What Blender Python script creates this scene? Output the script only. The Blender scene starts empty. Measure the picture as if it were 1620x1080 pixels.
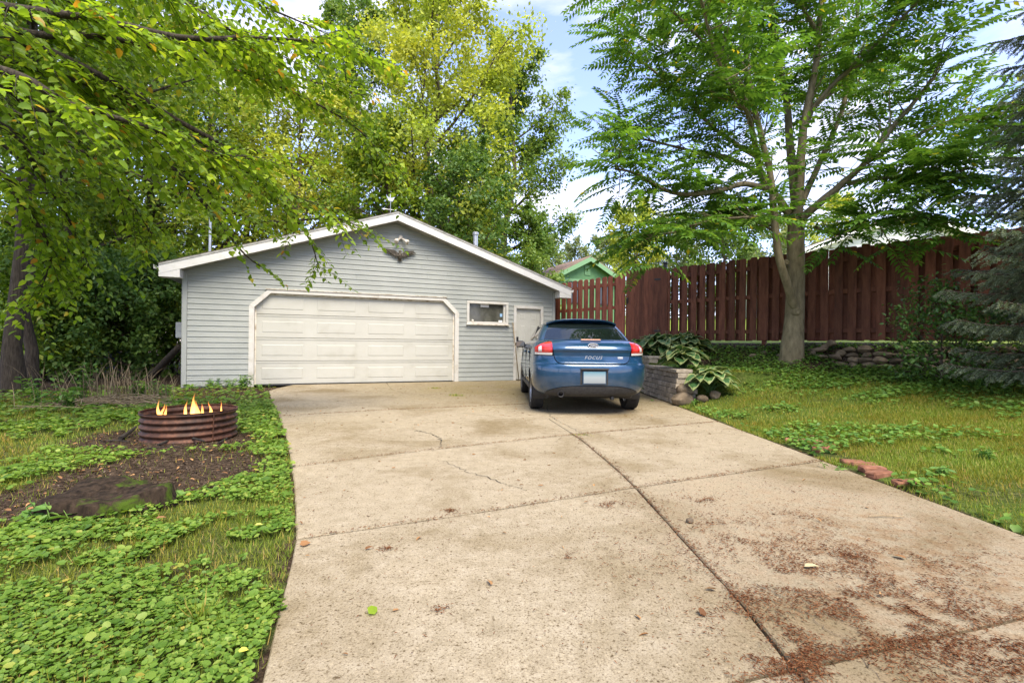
import bpy, bmesh, math, random
import numpy as np
from mathutils import Vector, Matrix

# ------------------------------------------------------------------ camera, sky, sun, exposure
scene = bpy.context.scene
COL = scene.collection
R = math.radians
FPX, CX, HY, ROLL, EYE = 760.0, 810.0, 545.0, R(0.6), 1.05

cam_data = bpy.data.cameras.new('camera')
cam_data.sensor_width = 36.0
cam_data.lens = FPX / 1620.0 * 36.0
cam_data.shift_y = (HY - 540.0) / 1620.0
cam_data.clip_start, cam_data.clip_end = 0.05, 900.0
cam = bpy.data.objects.new('camera', cam_data)
COL.objects.link(cam)
cam.matrix_world = Matrix.Translation((0, 0, EYE)) @ Matrix.Rotation(R(90), 4, 'X') @ Matrix.Rotation(ROLL, 4, 'Z')
scene.camera = cam

SUN_EL, SUN_AZ = R(58), R(160)          # azimuth clockwise from +Y: behind the camera, to the right
world = bpy.data.worlds.new('World')
scene.world = world
world.use_nodes = True
wn, wl = world.node_tree.nodes, world.node_tree.links
wn.clear()
w_out = wn.new('ShaderNodeOutputWorld')
w_bg = wn.new('ShaderNodeBackground')
w_bg.inputs['Strength'].default_value = 0.15
sky = wn.new('ShaderNodeTexSky')
sky.sky_type = 'NISHITA'
sky.sun_disc = False
sky.sun_elevation = SUN_EL
sky.sun_rotation = SUN_AZ
sky.air_density, sky.dust_density, sky.ozone_density = 1.0, 0.5, 3.5
# broken cloud cover, the same all round the sky
w_co = wn.new('ShaderNodeTexCoord')
w_map = wn.new('ShaderNodeMapping')
w_map.inputs['Scale'].default_value = (1.0, 1.0, 3.2)
w_map.inputs['Location'].default_value = (0.35, 0.2, 0.4)
w_noise = wn.new('ShaderNodeTexNoise')
w_noise.inputs['Scale'].default_value = 3.3
w_noise.inputs['Detail'].default_value = 8.0
w_noise.inputs['Roughness'].default_value = 0.56
w_noise.inputs['Distortion'].default_value = 0.35
w_ramp = wn.new('ShaderNodeValToRGB')
w_ramp.color_ramp.elements[0].position, w_ramp.color_ramp.elements[1].position = 0.43, 0.66
w_ramp.color_ramp.elements[0].color, w_ramp.color_ramp.elements[1].color = (0.06, 0.06, 0.06, 1), (0.9, 0.9, 0.9, 1)
w_mix = wn.new('ShaderNodeMixRGB')
w_mix.inputs['Color2'].default_value = (2.9, 2.85, 3.1, 1)
wl.new(w_co.outputs['Generated'], w_map.inputs['Vector'])
wl.new(w_map.outputs['Vector'], w_noise.inputs['Vector'])
wl.new(w_noise.outputs['Fac'], w_ramp.inputs['Fac'])
wl.new(w_ramp.outputs['Color'], w_mix.inputs['Fac'])
w_tint = wn.new('ShaderNodeMixRGB'); w_tint.blend_type = 'MULTIPLY'; w_tint.inputs['Fac'].default_value = 1.0
w_tint.inputs['Color2'].default_value = (1.04, 0.88, 1.0, 1)      # late-summer lavender cast
wl.new(sky.outputs['Color'], w_tint.inputs['Color1'])
wl.new(w_tint.outputs['Color'], w_mix.inputs['Color1'])
wl.new(w_mix.outputs['Color'], w_bg.inputs['Color'])
wl.new(w_bg.outputs['Background'], w_out.inputs['Surface'])

sun_data = bpy.data.lights.new('sun', 'SUN')
sun_data.energy = 2.3
sun_data.angle = R(38)
sun_data.color = (1.0, 0.90, 0.73)
sun = bpy.data.objects.new('sun', sun_data)
COL.objects.link(sun)
sd = Vector((math.sin(SUN_AZ) * math.cos(SUN_EL), math.cos(SUN_AZ) * math.cos(SUN_EL), math.sin(SUN_EL)))
sun.rotation_euler = sd.to_track_quat('Z', 'Y').to_euler()
sun.location = sd * 60

vs = scene.view_settings
vs.view_transform, vs.look, vs.gamma, vs.exposure = 'Standard', 'None', 1.0, 1.82
vs.use_curve_mapping = False
scene.cycles.max_bounces = 9
scene.cycles.diffuse_bounces = 5
scene.cycles.transmission_bounces = 5
scene.cycles.transparent_max_bounces = 6
scene.cycles.use_denoising = True

# ------------------------------------------------------------------ helpers
rng = np.random.default_rng(7)
random.seed(7)
V3 = lambda *a: np.array(a, float)

def unroll(px, py):
    dx, dy = px - CX, py - HY
    c, s = math.cos(ROLL), math.sin(ROLL)
    return dx * c + dy * s, -dx * s + dy * c
def P(px, py, d):                       # a point of the place from a sight line and its distance
    x, y = unroll(px, py)
    return V3(x * d / FPX, d, EYE - y * d / FPX)
def G(px, py, z=0.0):                   # where a sight line meets level ground
    x, y = unroll(px, py)
    d = (EYE - z) * FPX / y
    return V3(x * d / FPX, d, z)

def tag(o, label=None, cat=None, group=None, kind=None):
    if label: o['label'] = label
    if cat: o['category'] = cat
    if group: o['group'] = group
    if kind: o['kind'] = kind
    return o
def empty(name, loc=(0, 0, 0), rz=0.0):
    o = bpy.data.objects.new(name, None)
    o.empty_display_size = 0.2
    COL.objects.link(o)
    o.location = loc
    o.rotation_euler = (0, 0, rz)
    return o
def link(name, me, parent=None, loc=None, rot=None, scale=None, matrix=None):
    o = bpy.data.objects.new(name, me)
    COL.objects.link(o)
    if parent is not None: o.parent = parent
    if matrix is not None: o.matrix_local = matrix
    if loc is not None: o.location = loc
    if rot is not None: o.rotation_euler = rot
    if scale is not None: o.scale = scale
    return o

def np_mesh(name, pieces, mats, smooth=False):
    """pieces: list of (verts (n,3), faces (m,k) int, material index or array)"""
    vs_, lv, lt, mi, off = [], [], [], [], 0
    for p in pieces:
        v, f = np.asarray(p[0], float).reshape(-1, 3), np.asarray(p[1], np.int64)
        if len(f) == 0: continue
        m = p[2] if len(p) > 2 else 0
        vs_.append(v)
        lv.append((f + off).ravel())
        lt.append(np.full(len(f), f.shape[1], np.int64))
        mi.append(np.full(len(f), m, np.int64) if np.isscalar(m) else np.asarray(m))
        off += len(v)
    me = bpy.data.meshes.new(name)
    v = np.concatenate(vs_); lv = np.concatenate(lv); lt = np.concatenate(lt); mi = np.concatenate(mi)
    me.vertices.add(len(v)); me.vertices.foreach_set('co', v.ravel())
    me.loops.add(len(lv)); me.loops.foreach_set('vertex_index', lv)
    me.polygons.add(len(lt))
    me.polygons.foreach_set('loop_start', np.concatenate([[0], np.cumsum(lt)[:-1]]))
    me.polygons.foreach_set('loop_total', lt)
    me.polygons.foreach_set('material_index', mi)
    if smooth: me.polygons.foreach_set('use_smooth', np.ones(len(lt), bool))
    for m in (mats if isinstance(mats, (list, tuple)) else [mats]): me.materials.append(m)
    me.update(calc_edges=True)
    me.validate()
    return me

class MB:
    """collects small shapes into ONE mesh"""
    def __init__(s): s.v, s.f, s.m = [], [], []
    def add(s, verts, faces, m=0):
        o = len(s.v)
        s.v += [tuple(map(float, q)) for q in verts]
        s.f += [tuple(i + o for i in f) for f in faces]
        s.m += [m] * len(faces)
        return s
    def box(s, c, d, bev=0.0, m=0, rot=None):
        hx, hy, hz = d[0] / 2, d[1] / 2, d[2] / 2
        if bev <= 0:
            vv = [(x, y, z) for z in (-hz, hz) for y in (-hy, hy) for x in (-hx, hx)]
            ff = [(0, 2, 3, 1), (4, 5, 7, 6), (0, 1, 5, 4), (2, 6, 7, 3), (0, 4, 6, 2), (1, 3, 7, 5)]
        else:
            b = min(bev, hx * .9, hy * .9, hz * .9)
            vv, idx = [], {}
            for sx in (-1, 1):
                for sy in (-1, 1):
                    for sz in (-1, 1):
                        for k in range(3):
                            q = [sx * hx, sy * hy, sz * hz]
                            for j in range(3):
                                if j != k: q[j] -= (sx, sy, sz)[j] * b
                            idx[(sx, sy, sz, k)] = len(vv); vv.append(tuple(q))
            ff = []
            for k in range(3):
                a, b2 = [(1, 2), (2, 0), (0, 1)][k]
                for sg in (-1, 1):
                    lp = []
                    for (p, q) in ((-1, -1), (1, -1), (1, 1), (-1, 1)):
                        t = [0, 0, 0]; t[k] = sg; t[a] = p; t[b2] = q
                        lp.append(idx[(t[0], t[1], t[2], k)])
                    ff.append(tuple(lp) if sg > 0 else tuple(lp[::-1]))
            for k in range(3):               # edges along axis k
                a, b2 = [(1, 2), (2, 0), (0, 1)][k]
                for p in (-1, 1):
                    for q in (-1, 1):
                        def g(e, kk):
                            t = [0, 0, 0]; t[k] = e; t[a] = p; t[b2] = q
                            return idx[(t[0], t[1], t[2], kk)]
                        lp = (g(-1, a), g(1, a), g(1, b2), g(-1, b2))
                        ff.append(lp if p * q < 0 else lp[::-1])
            for sx in (-1, 1):
                for sy in (-1, 1):
                    for sz in (-1, 1):
                        t = tuple(idx[(sx, sy, sz, k)] for k in range(3))
                        ff.append(t if sx * sy * sz > 0 else t[::-1])
        if rot is not None:
            vv = [tuple(rot @ Vector(q)) for q in vv]
        s.add([(q[0] + c[0], q[1] + c[1], q[2] + c[2]) for q in vv], ff, m)
        return s
    def prism(s, poly, a, b, axis='y', m=0):
        """extrude a 2-D outline: axis y -> (x, z) outline between y=a and y=b; axis z -> (x, y)"""
        n = len(poly)
        f3 = (lambda p, t: (p[0], t, p[1])) if axis == 'y' else ((lambda p, t: (p[0], p[1], t)) if axis == 'z' else (lambda p, t: (t, p[0], p[1])))
        vv = [f3(p, a) for p in poly] + [f3(p, b) for p in poly]
        ff = [tuple(range(n)), tuple(range(2 * n - 1, n - 1, -1))]
        ff += [(i, i + n, (i + 1) % n + n, (i + 1) % n) for i in range(n)]
        s.add(vv, ff, m)
        return s
    def tube(s, pts, rad, sides=8, m=0, cap=True):
        v, f = tube(pts, rad, sides)
        o = len(s.v)
        s.add(v, [tuple(q) for q in f], m)
        if cap:
            n = len(pts)
            s.f += [tuple(o + i for i in range(sides))[::-1], tuple(o + (n - 1) * sides + i for i in range(sides))]
            s.m += [m, m]
        return s
    def lathe(s, prof, seg=32, c=(0, 0, 0), m=0, axis='z'):
        vv, ff = [], []
        for (r, h) in prof:
            for k in range(seg):
                a = 2 * math.pi * k / seg
                q = (r * math.cos(a), r * math.sin(a), h)
                if axis == 'x': q = (q[2], q[0], q[1])
                if axis == 'y': q = (q[1], q[2], q[0])
                vv.append((q[0] + c[0], q[1] + c[1], q[2] + c[2]))
        for i in range(len(prof) - 1):
            for k in range(seg):
                k2 = (k + 1) % seg
                ff.append((i * seg + k, i * seg + k2, (i + 1) * seg + k2, (i + 1) * seg + k))
        s.add(vv, ff, m)
        return s
    def mesh(s, name, mats, smooth=False, normals=True):
        me = bpy.data.meshes.new(name)
        me.from_pydata(s.v, [], s.f)
        for mt in (mats if isinstance(mats, (list, tuple)) else [mats]): me.materials.append(mt)
        me.polygons.foreach_set('material_index', s.m)
        if smooth: me.polygons.foreach_set('use_smooth', [True] * len(s.f))
        if normals:
            bm = bmesh.new(); bm.from_mesh(me)
            bmesh.ops.recalc_face_normals(bm, faces=bm.faces)
            bm.to_mesh(me); bm.free()
        me.update()
        return me
    def build(s, name, mats, parent=None, smooth=False, loc=None, rot=None, angle=None, normals=True):
        me = s.mesh(name, mats, smooth or angle is not None, normals)
        if angle is not None: sharp(me, angle)
        return link(name, me, parent, loc, rot)

def sharp(me, deg):
    bm = bmesh.new(); bm.from_mesh(me)
    for e in bm.edges:
        if len(e.link_faces) == 2 and e.calc_face_angle(0) > R(deg): e.smooth = False
    bm.to_mesh(me); bm.free()

def tube(pts, rad, sides=6):
    pts = np.asarray(pts, float); n = len(pts)
    rad = np.broadcast_to(np.asarray(rad, float), (n,))
    t = np.gradient(pts, axis=0)
    t /= np.linalg.norm(t, axis=1, keepdims=True) + 1e-9
    ref = V3(0, 0, 1) if abs(t[:, 2]).mean() < .8 else V3(1, 0, 0)
    a = np.cross(t, ref); a /= np.linalg.norm(a, axis=1, keepdims=True) + 1e-9
    b = np.cross(t, a)
    th = np.arange(sides) * 2 * math.pi / sides
    v = pts[:, None, :] + rad[:, None, None] * (np.cos(th)[None, :, None] * a[:, None, :] + np.sin(th)[None, :, None] * b[:, None, :])
    i = np.arange(n - 1)[:, None] * sides; k = np.arange(sides)[None, :]; k2 = (k + 1) % sides
    f = np.stack([i + k, i + k2, i + sides + k2, i + sides + k], -1).reshape(-1, 4)
    return v.reshape(-1, 3), f
def tubes(lst, sides):
    """many tubes -> one piece"""
    vs_, fs, o = [], [], 0
    for pts, rad in lst:
        v, f = tube(pts, rad, sides); vs_.append(v); fs.append(f + o); o += len(v)
    return np.concatenate(vs_), np.concatenate(fs)
def smooth_path(ctrl, n=16):
    """Catmull-Rom through control points"""
    c = np.asarray(ctrl, float)
    c = np.vstack([2 * c[0] - c[1], c, 2 * c[-1] - c[-2]])
    m = len(c) - 3
    out = []
    for q in np.linspace(0, m - 1e-6, n):
        i = int(q); t = q - i
        p0, p1, p2, p3 = c[i:i + 4]
        out.append(.5 * (2 * p1 + (p2 - p0) * t + (2 * p0 - 5 * p1 + 4 * p2 - p3) * t * t + (3 * p1 - p0 - 3 * p2 + p3) * t ** 3))
    return np.array(out)

def unit(a): return a / (np.linalg.norm(a, axis=-1, keepdims=True) + 1e-9)
TPL = {  # templates: (along, across, up), faces
    'rhomb': (np.array([[0, 0, 0], [.45, .5, .10], [1, 0, -.05], [.45, -.5, .10]]), np.array([[0, 3, 2], [0, 2, 1]])),
    'ovate': (np.array([[0, 0, 0], [.22, .44, .10], [.62, .36, .07], [1, 0, -.12], [.62, -.36, .07], [.22, -.44, .10], [.5, 0, -.02]]),
              np.array([[0, 6, 2, 1], [6, 3, 3, 2], [0, 5, 4, 6], [6, 4, 3, 3]])),
    'round': (np.array([[0, 0, 0], [-.12, .32, .06], [.30, .54, .11], [.82, .36, .05], [1, 0, -.02], [.82, -.36, .05], [.30, -.54, .11], [-.12, -.32, .06]]),
              np.array([[0, 4, 3, 2], [0, 2, 1, 1], [0, 6, 5, 4], [0, 7, 6, 6]])),
    'blade': (np.array([[0, -.5, 0], [0, .5, 0], [.6, .3, .03], [.6, -.3, .03], [1, 0, -.08]]), np.array([[0, 1, 2, 3], [3, 2, 4, 4]])),
}
def tpl(name):
    v, f = TPL[name]
    if f.shape[1] == 4:                # repair degenerate quads -> triangles
        t = []
        for q in f:
            if len(set(q)) == 3:
                u = []
                for i in q:
                    if i not in u: u.append(i)
                t.append(u)
            else:
                t += [[q[0], q[1], q[2]], [q[0], q[2], q[3]]]
        f = np.array(t)
    return v, f
def leaves(Pn, D, N, L, W, kind='rhomb'):
    v, f = tpl(kind)
    n = len(Pn)
    D = unit(D); C = unit(np.cross(N, D)); N = np.cross(D, C)
    L = np.broadcast_to(L, (n,))[:, None, None]; W = np.broadcast_to(W, (n,))[:, None, None]
    vv = Pn[:, None, :] + v[None, :, :1] * L * D[:, None, :] + v[None, :, 1:2] * W * C[:, None, :] + v[None, :, 2:] * L * N[:, None, :]
    ff = f[None] + (np.arange(n) * len(v))[:, None, None]
    return vv.reshape(-1, 3), ff.reshape(-1, f.shape[1])
def rand_dir(n, r=None):
    return unit((r or rng).normal(size=(n, 3)))

# ------------------------------------------------------------------ value noise for scattering
_nt = np.random.default_rng(99).random((64, 64))
def vnoise(x, y, s=1.0):
    x = np.asarray(x, float) / s; y = np.asarray(y, float) / s
    xi, yi = np.floor(x).astype(int), np.floor(y).astype(int)
    fx, fy = x - xi, y - yi
    fx = fx * fx * (3 - 2 * fx); fy = fy * fy * (3 - 2 * fy)
    g = lambda a, b: _nt[a % 64, b % 64]
    return (g(xi, yi) * (1 - fx) + g(xi + 1, yi) * fx) * (1 - fy) + (g(xi, yi + 1) * (1 - fx) + g(xi + 1, yi + 1) * fx) * fy
def fbm(x, y, s=1.0):
    return (vnoise(x, y, s) + .5 * vnoise(x + 9.1, y - 3.7, s / 2.1) + .25 * vnoise(x - 5.3, y + 7.7, s / 4.3)) / 1.75
def sstep(a, b, t):
    t = np.clip((t - a) / (b - a), 0, 1)
    return t * t * (3 - 2 * t)

# ------------------------------------------------------------------ materials
def new_mat(name):
    m = bpy.data.materials.new(name); m.use_nodes = True
    nt = m.node_tree
    return m, nt.nodes, nt.links, nt.nodes['Principled BSDF']
def ramp(n, stops):
    r = n.new('ShaderNodeValToRGB')
    el = r.color_ramp.elements
    while len(el) < len(stops): el.new(0.5)
    for e, (p, c) in zip(el, stops):
        e.position = p; e.color = (*c, 1)
    return r
def coords(n, l, scale=(1, 1, 1), world_space=False):
    mp = n.new('ShaderNodeMapping'); mp.inputs['Scale'].default_value = scale
    if world_space:
        g = n.new('ShaderNodeNewGeometry'); l.new(g.outputs['Position'], mp.inputs['Vector'])
    else:
        c = n.new('ShaderNodeTexCoord'); l.new(c.outputs['Object'], mp.inputs['Vector'])
    return mp
def noise(n, l, mp, scale, detail=4, rough=.55, dist=0.0):
    t = n.new('ShaderNodeTexNoise')
    t.inputs['Scale'].default_value = scale; t.inputs['Detail'].default_value = detail
    t.inputs['Roughness'].default_value = rough; t.inputs['Distortion'].default_value = dist
    l.new(mp.outputs['Vector'], t.inputs['Vector'])
    return t
def mixc(n, l, fac, a, b, mode='MIX'):
    x = n.new('ShaderNodeMixRGB'); x.blend_type = mode
    for s, val in (('Fac', fac), ('Color1', a), ('Color2', b)):
        if hasattr(val, 'is_output'): l.new(val, x.inputs[s])
        elif isinstance(val, (int, float)): x.inputs[s].default_value = val
        else: x.inputs[s].default_value = (*val, 1)
    return x.outputs['Color']
def bump(n, l, b, h, strength=.3, dist=.01):
    x = n.new('ShaderNodeBump'); x.inputs['Strength'].default_value = strength; x.inputs['Distance'].default_value = dist
    l.new(h, x.inputs['Height']); l.new(x.outputs['Normal'], b.inputs['Normal'])
    return x
def mat_noise(name, stops, scale=8, stretch=(1, 1, 1), rough=.7, bmp=.3, bdist=.005, detail=6, spec=.3, world_space=False, fine=None, vary=0.0):
    m, n, l, b = new_mat(name)
    mp = coords(n, l, stretch, world_space)
    t = noise(n, l, mp, scale, detail)
    r = ramp(n, stops); l.new(t.outputs['Fac'], r.inputs['Fac'])
    c = r.outputs['Color']
    if fine:
        t2 = noise(n, l, mp, fine[0], 3)
        r2 = ramp(n, [(.35, (fine[1],) * 3), (.65, (1.0,) * 3)]); l.new(t2.outputs['Fac'], r2.inputs['Fac'])
        c = mixc(n, l, 1.0, c, r2.outputs['Color'], 'MULTIPLY')
    if vary:
        oi = n.new('ShaderNodeObjectInfo')
        r3 = ramp(n, [(0, (1 - vary,) * 3), (1, (1 + vary * .5,) * 3)]); l.new(oi.outputs['Random'], r3.inputs['Fac'])
        c = mixc(n, l, 1.0, c, r3.outputs['Color'], 'MULTIPLY')
    l.new(c, b.inputs['Base Color'])
    b.inputs['Roughness'].default_value = rough
    b.inputs['Specular IOR Level'].default_value = spec
    if bmp: bump(n, l, b, t.outputs['Fac'], bmp, bdist)
    return m
def mat_flat(name, col, rough=.5, metal=0.0, spec=.5, coat=0.0):
    m, n, l, b = new_mat(name)
    b.inputs['Base Color'].default_value = (*col, 1)
    b.inputs['Roughness'].default_value = rough; b.inputs['Metallic'].default_value = metal
    b.inputs['Specular IOR Level'].default_value = spec
    b.inputs['Coat Weight'].default_value = coat; b.inputs['Coat Roughness'].default_value = .03
    return m
def mat_leaf(name, stops, trans=.35, rough=.5, spec=.35, per_object=False, big=None, gain=1.4):
    m, n, l, b = new_mat(name)
    g = n.new('ShaderNodeNewGeometry')
    src = g.outputs['Random Per Island']
    if per_object:
        oi = n.new('ShaderNodeObjectInfo')
        ad = n.new('ShaderNodeMath'); ad.operation = 'ADD'
        l.new(oi.outputs['Random'], ad.inputs[0]); l.new(src, ad.inputs[1])
        fr = n.new('ShaderNodeMath'); fr.operation = 'FRACT'; l.new(ad.outputs[0], fr.inputs[0]); src = fr.outputs[0]
    stops = [(p_, (min(.62, c_[0] * gain * 1.06), min(.62, c_[1] * gain), c_[2] * gain)) for p_, c_ in stops]
    r = ramp(n, stops); l.new(src, r.inputs['Fac'])
    c = r.outputs['Color']
    if big:
        mp = coords(n, l, (1, 1, 1), True); t = noise(n, l, mp, big[0], 2)
        r2 = ramp(n, [(.35, big[1]), (.65, (1.0, 1.0, 1.0))]); l.new(t.outputs['Fac'], r2.inputs['Fac'])
        c = mixc(n, l, 1.0, c, r2.outputs['Color'], 'MULTIPLY')
    l.new(c, b.inputs['Base Color'])
    b.inputs['Roughness'].default_value = rough; b.inputs['Specular IOR Level'].default_value = spec
    tr = n.new('ShaderNodeBsdfTranslucent')
    tc = mixc(n, l, 1.0, c, (1.25, 1.2, .55), 'MULTIPLY'); l.new(tc, tr.inputs['Color'])
    mx = n.new('ShaderNodeMixShader'); mx.inputs[0].default_value = trans
    l.new(b.outputs['BSDF'], mx.inputs[1]); l.new(tr.outputs['BSDF'], mx.inputs[2])
    l.new(mx.outputs['Shader'], n['Material Output'].inputs['Surface'])
    return m

M = {}
# soil / turf sheet
def mat_ground():
    m, n, l, b = new_mat('soil_and_turf')
    mp = coords(n, l, (1, 1, 1), True)
    a = noise(n, l, mp, .7, 6, .6); f = noise(n, l, mp, 28, 5, .65); h = noise(n, l, mp, 160, 2, .6)
    soil = ramp(n, [(.32, (.012, .008, .005)), (.5, (.045, .031, .020)), (.68, (.12, .088, .06))]); l.new(f.outputs['Fac'], soil.inputs['Fac'])
    turf = ramp(n, [(.3, (.035, .062, .010)), (.55, (.075, .115, .020)), (.75, (.14, .15, .04))]); l.new(f.outputs['Fac'], turf.inputs['Fac'])
    at = n.new('ShaderNodeAttribute'); at.attribute_name = 'turf'
    ad = n.new('ShaderNodeMath'); ad.operation = 'ADD'; l.new(at.outputs['Fac'], ad.inputs[0])
    sb = n.new('ShaderNodeMath'); sb.operation = 'MULTIPLY_ADD'; l.new(a.outputs['Fac'], sb.inputs[0]); sb.inputs[1].default_value = .9; sb.inputs[2].default_value = -.45
    l.new(sb.outputs[0], ad.inputs[1])
    rr = ramp(n, [(.38, (0, 0, 0)), (.62, (1, 1, 1))]); l.new(ad.outputs[0], rr.inputs['Fac'])
    c = mixc(n, l, rr.outputs['Color'], soil.outputs['Color'], turf.outputs['Color'])
    hr = ramp(n, [(.32, (.45, .42, .4)), (.5, (1, 1, 1)), (.66, (1.5, 1.42, 1.3))]); l.new(h.outputs['Fac'], hr.inputs['Fac']); c = mixc(n, l, 1.0, c, hr.outputs['Color'], 'MULTIPLY')
    l.new(c, b.inputs['Base Color']); b.inputs['Roughness'].default_value = .95; b.inputs['Specular IOR Level'].default_value = .1
    bb = bump(n, l, b, f.outputs['Fac'], .8, .03)
    return m
M['ground'] = mat_ground()
def mat_concrete():
    m, n, l, b = new_mat('broom_finished_concrete')
    mp = coords(n, l, (1, 1, 1), True)
    big = noise(n, l, mp, .9, 5, .6, .4); mid = noise(n, l, mp, 11, 6, .62); fine = noise(n, l, mp, 120, 4, .7); speck = noise(n, l, mp, 330, 2, .5)
    pit = noise(n, l, mp, 58, 3, .6)
    c = ramp(n, [(.25, (.245, .205, .135)), (.5, (.315, .268, .185)), (.75, (.365, .318, .232))]); l.new(mid.outputs['Fac'], c.inputs['Fac'])
    bt = ramp(n, [(.32, (.66, .61, .50)), (.52, (1.0, 1.0, 1.0)), (.75, (1.10, 1.09, 1.07))]); l.new(big.outputs['Fac'], bt.inputs['Fac'])
    k = mixc(n, l, 1.0, c.outputs['Color'], bt.outputs['Color'], 'MULTIPLY')
    ft = ramp(n, [(.34, (.42, .37, .31)), (.46, (1, 1, 1)), (.58, (1, 1, 1)), (.68, (1.35, 1.33, 1.3))]); l.new(fine.outputs['Fac'], ft.inputs['Fac'])
    k = mixc(n, l, 1.0, k, ft.outputs['Color'], 'MULTIPLY')
    pt = ramp(n, [(.31, (.34, .29, .23)), (.41, (.96, .95, .93)), (.62, (1, 1, 1)), (.70, (1.25, 1.24, 1.22))]); l.new(pit.outputs['Fac'], pt.inputs['Fac'])
    k = mixc(n, l, 1.0, k, pt.outputs['Color'], 'MULTIPLY')
    st = ramp(n, [(.30, (.5, .46, .4)), (.42, (1, 1, 1)), (.66, (1, 1, 1)), (.74, (1.4, 1.38, 1.35))]); l.new(speck.outputs['Fac'], st.inputs['Fac'])
    k = mixc(n, l, .7, k, st.outputs['Color'], 'MULTIPLY')
    # tannin stains left by the needle litter, and mildew near the garage, both broken by noise
    for cen, rad, col, nzs, lo in (((2.0, 2.3, 0), (1.5, 2.1, 1), (.72, .60, .50), mid, .40), ((1.0, 11.2, 0), (5.5, 4.2, 1), (.60, .57, .40), big, .30)):
        ms = n.new('ShaderNodeMapping'); ms.vector_type = 'TEXTURE'
        ms.inputs['Location'].default_value = cen; ms.inputs['Scale'].default_value = rad
        ge = n.new('ShaderNodeNewGeometry'); l.new(ge.outputs['Position'], ms.inputs['Vector'])
        gr = n.new('ShaderNodeTexGradient'); gr.gradient_type = 'SPHERICAL'; l.new(ms.outputs['Vector'], gr.inputs['Vector'])
        nz = ramp(n, [(lo, (0, 0, 0)), (lo + .25, (1.6, 1.6, 1.6))]); l.new(nzs.outputs['Fac'], nz.inputs['Fac'])
        mu = n.new('ShaderNodeMath'); mu.operation = 'MULTIPLY'; mu.use_clamp = True
        l.new(gr.outputs['Fac'], mu.inputs[0]); l.new(nz.outputs['Color'], mu.inputs[1])
        k = mixc(n, l, mu.outputs[0], k, mixc(n, l, 1.0, k, col, 'MULTIPLY'))
    l.new(k, b.inputs['Base Color']); b.inputs['Roughness'].default_value = .9; b.inputs['Specular IOR Level'].default_value = .2
    bump(n, l, b, fine.outputs['Fac'], .5, .006)
    return m
M['concrete'] = mat_concrete()
def mat_siding():
    m, n, l, b = new_mat('grey_vinyl_siding')
    mp = coords(n, l, (1, 1, 1), True); a = noise(n, l, mp, 1.1, 5, .6); f = noise(n, l, coords(n, l, (1, 1, 6), True), 9, 4, .6)
    c = ramp(n, [(.3, (.265, .283, .262)), (.55, (.315, .332, .308)), (.75, (.34, .355, .328))]); l.new(a.outputs['Fac'], c.inputs['Fac'])
    d = ramp(n, [(.26, (.72, .72, .58)), (.42, (1, 1, 1))]); l.new(f.outputs['Fac'], d.inputs['Fac'])
    l.new(mixc(n, l, .6, c.outputs['Color'], d.outputs['Color'], 'MULTIPLY'), b.inputs['Base Color'])
    b.inputs['Roughness'].default_value = .55; b.inputs['Specular IOR Level'].default_value = .3
    return m
M['siding'] = mat_siding()
M['white_paint'] = mat_noise('weathered_white_paint', [(.25, (.40, .37, .29)), (.45, (.52, .505, .455)), (.7, (.56, .55, .505))], 5, (1, 1, 1), .5, .05, world_space=True, fine=(60, .93))
M['fascia'] = mat_noise('white_fascia_paint', [(.2, (.44, .43, .375)), (.42, (.57, .565, .53)), (.7, (.61, .605, .58))], 4, rough=.5, bmp=.03, world_space=True)
M['door_white'] = mat_noise('cream_white_steel', [(.2, (.36, .35, .295)), (.45, (.435, .432, .38)), (.7, (.46, .457, .405))], 2.2, rough=.42, bmp=.03, world_space=True, fine=(140, .96))
M['dirty_trim'] = mat_noise('stained_trim', [(.3, (.30, .22, .13)), (.5, (.62, .57, .46)), (.7, (.70, .67, .6))], 9, rough=.6, bmp=.1, world_space=True)
M['shingle'] = mat_noise('brown_grey_shingle', [(.3, (.06, .05, .042)), (.6, (.13, .11, .09))], 30, rough=.95, bmp=.5, world_space=True)
M['shingle_tan'] = mat_noise('tan_shingle', [(.3, (.16, .11, .085)), (.6, (.26, .19, .15))], 20, rough=.95, bmp=.4, world_space=True)
M['soffit'] = mat_noise('soffit_board', [(.3, (.20, .20, .18)), (.6, (.36, .36, .33))], 6, rough=.7, world_space=True)
M['steel'] = mat_noise('galvanised_steel', [(.3, (.38, .39, .40)), (.7, (.62, .63, .64))], 14, rough=.38, bmp=.05)
for mm in ('steel',): M[mm].node_tree.nodes['Principled BSDF'].inputs['Metallic'].default_value = .85
M['black'] = mat_flat('black_plastic', (.012, .012, .013), .45)
M['brass'] = mat_flat('brass_knob', (.45, .33, .14), .3, 1)
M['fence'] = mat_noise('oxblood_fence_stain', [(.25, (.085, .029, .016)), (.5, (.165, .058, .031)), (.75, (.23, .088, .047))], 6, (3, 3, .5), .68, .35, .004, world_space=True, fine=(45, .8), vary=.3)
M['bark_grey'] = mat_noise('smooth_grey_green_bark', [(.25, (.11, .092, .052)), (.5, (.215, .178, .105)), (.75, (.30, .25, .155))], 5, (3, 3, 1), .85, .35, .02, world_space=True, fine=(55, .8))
M['fence_sunlit'] = mat_noise('sunlit_red_fence_stain', [(.25, (.15, .045, .028)), (.5, (.27, .085, .05)), (.75, (.36, .13, .08))], 6, (3, 3, .5), .68, .35, .004, world_space=True, fine=(45, .8), vary=.3)  # same stain as the long fence, with sunlight put into a lighter colour
M['bark_dark'] = mat_noise('dark_furrowed_bark', [(.3, (.022, .017, .012)), (.7, (.075, .06, .044))], 9, (4, 4, .8), .95, .9, .03, world_space=True)
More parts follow.
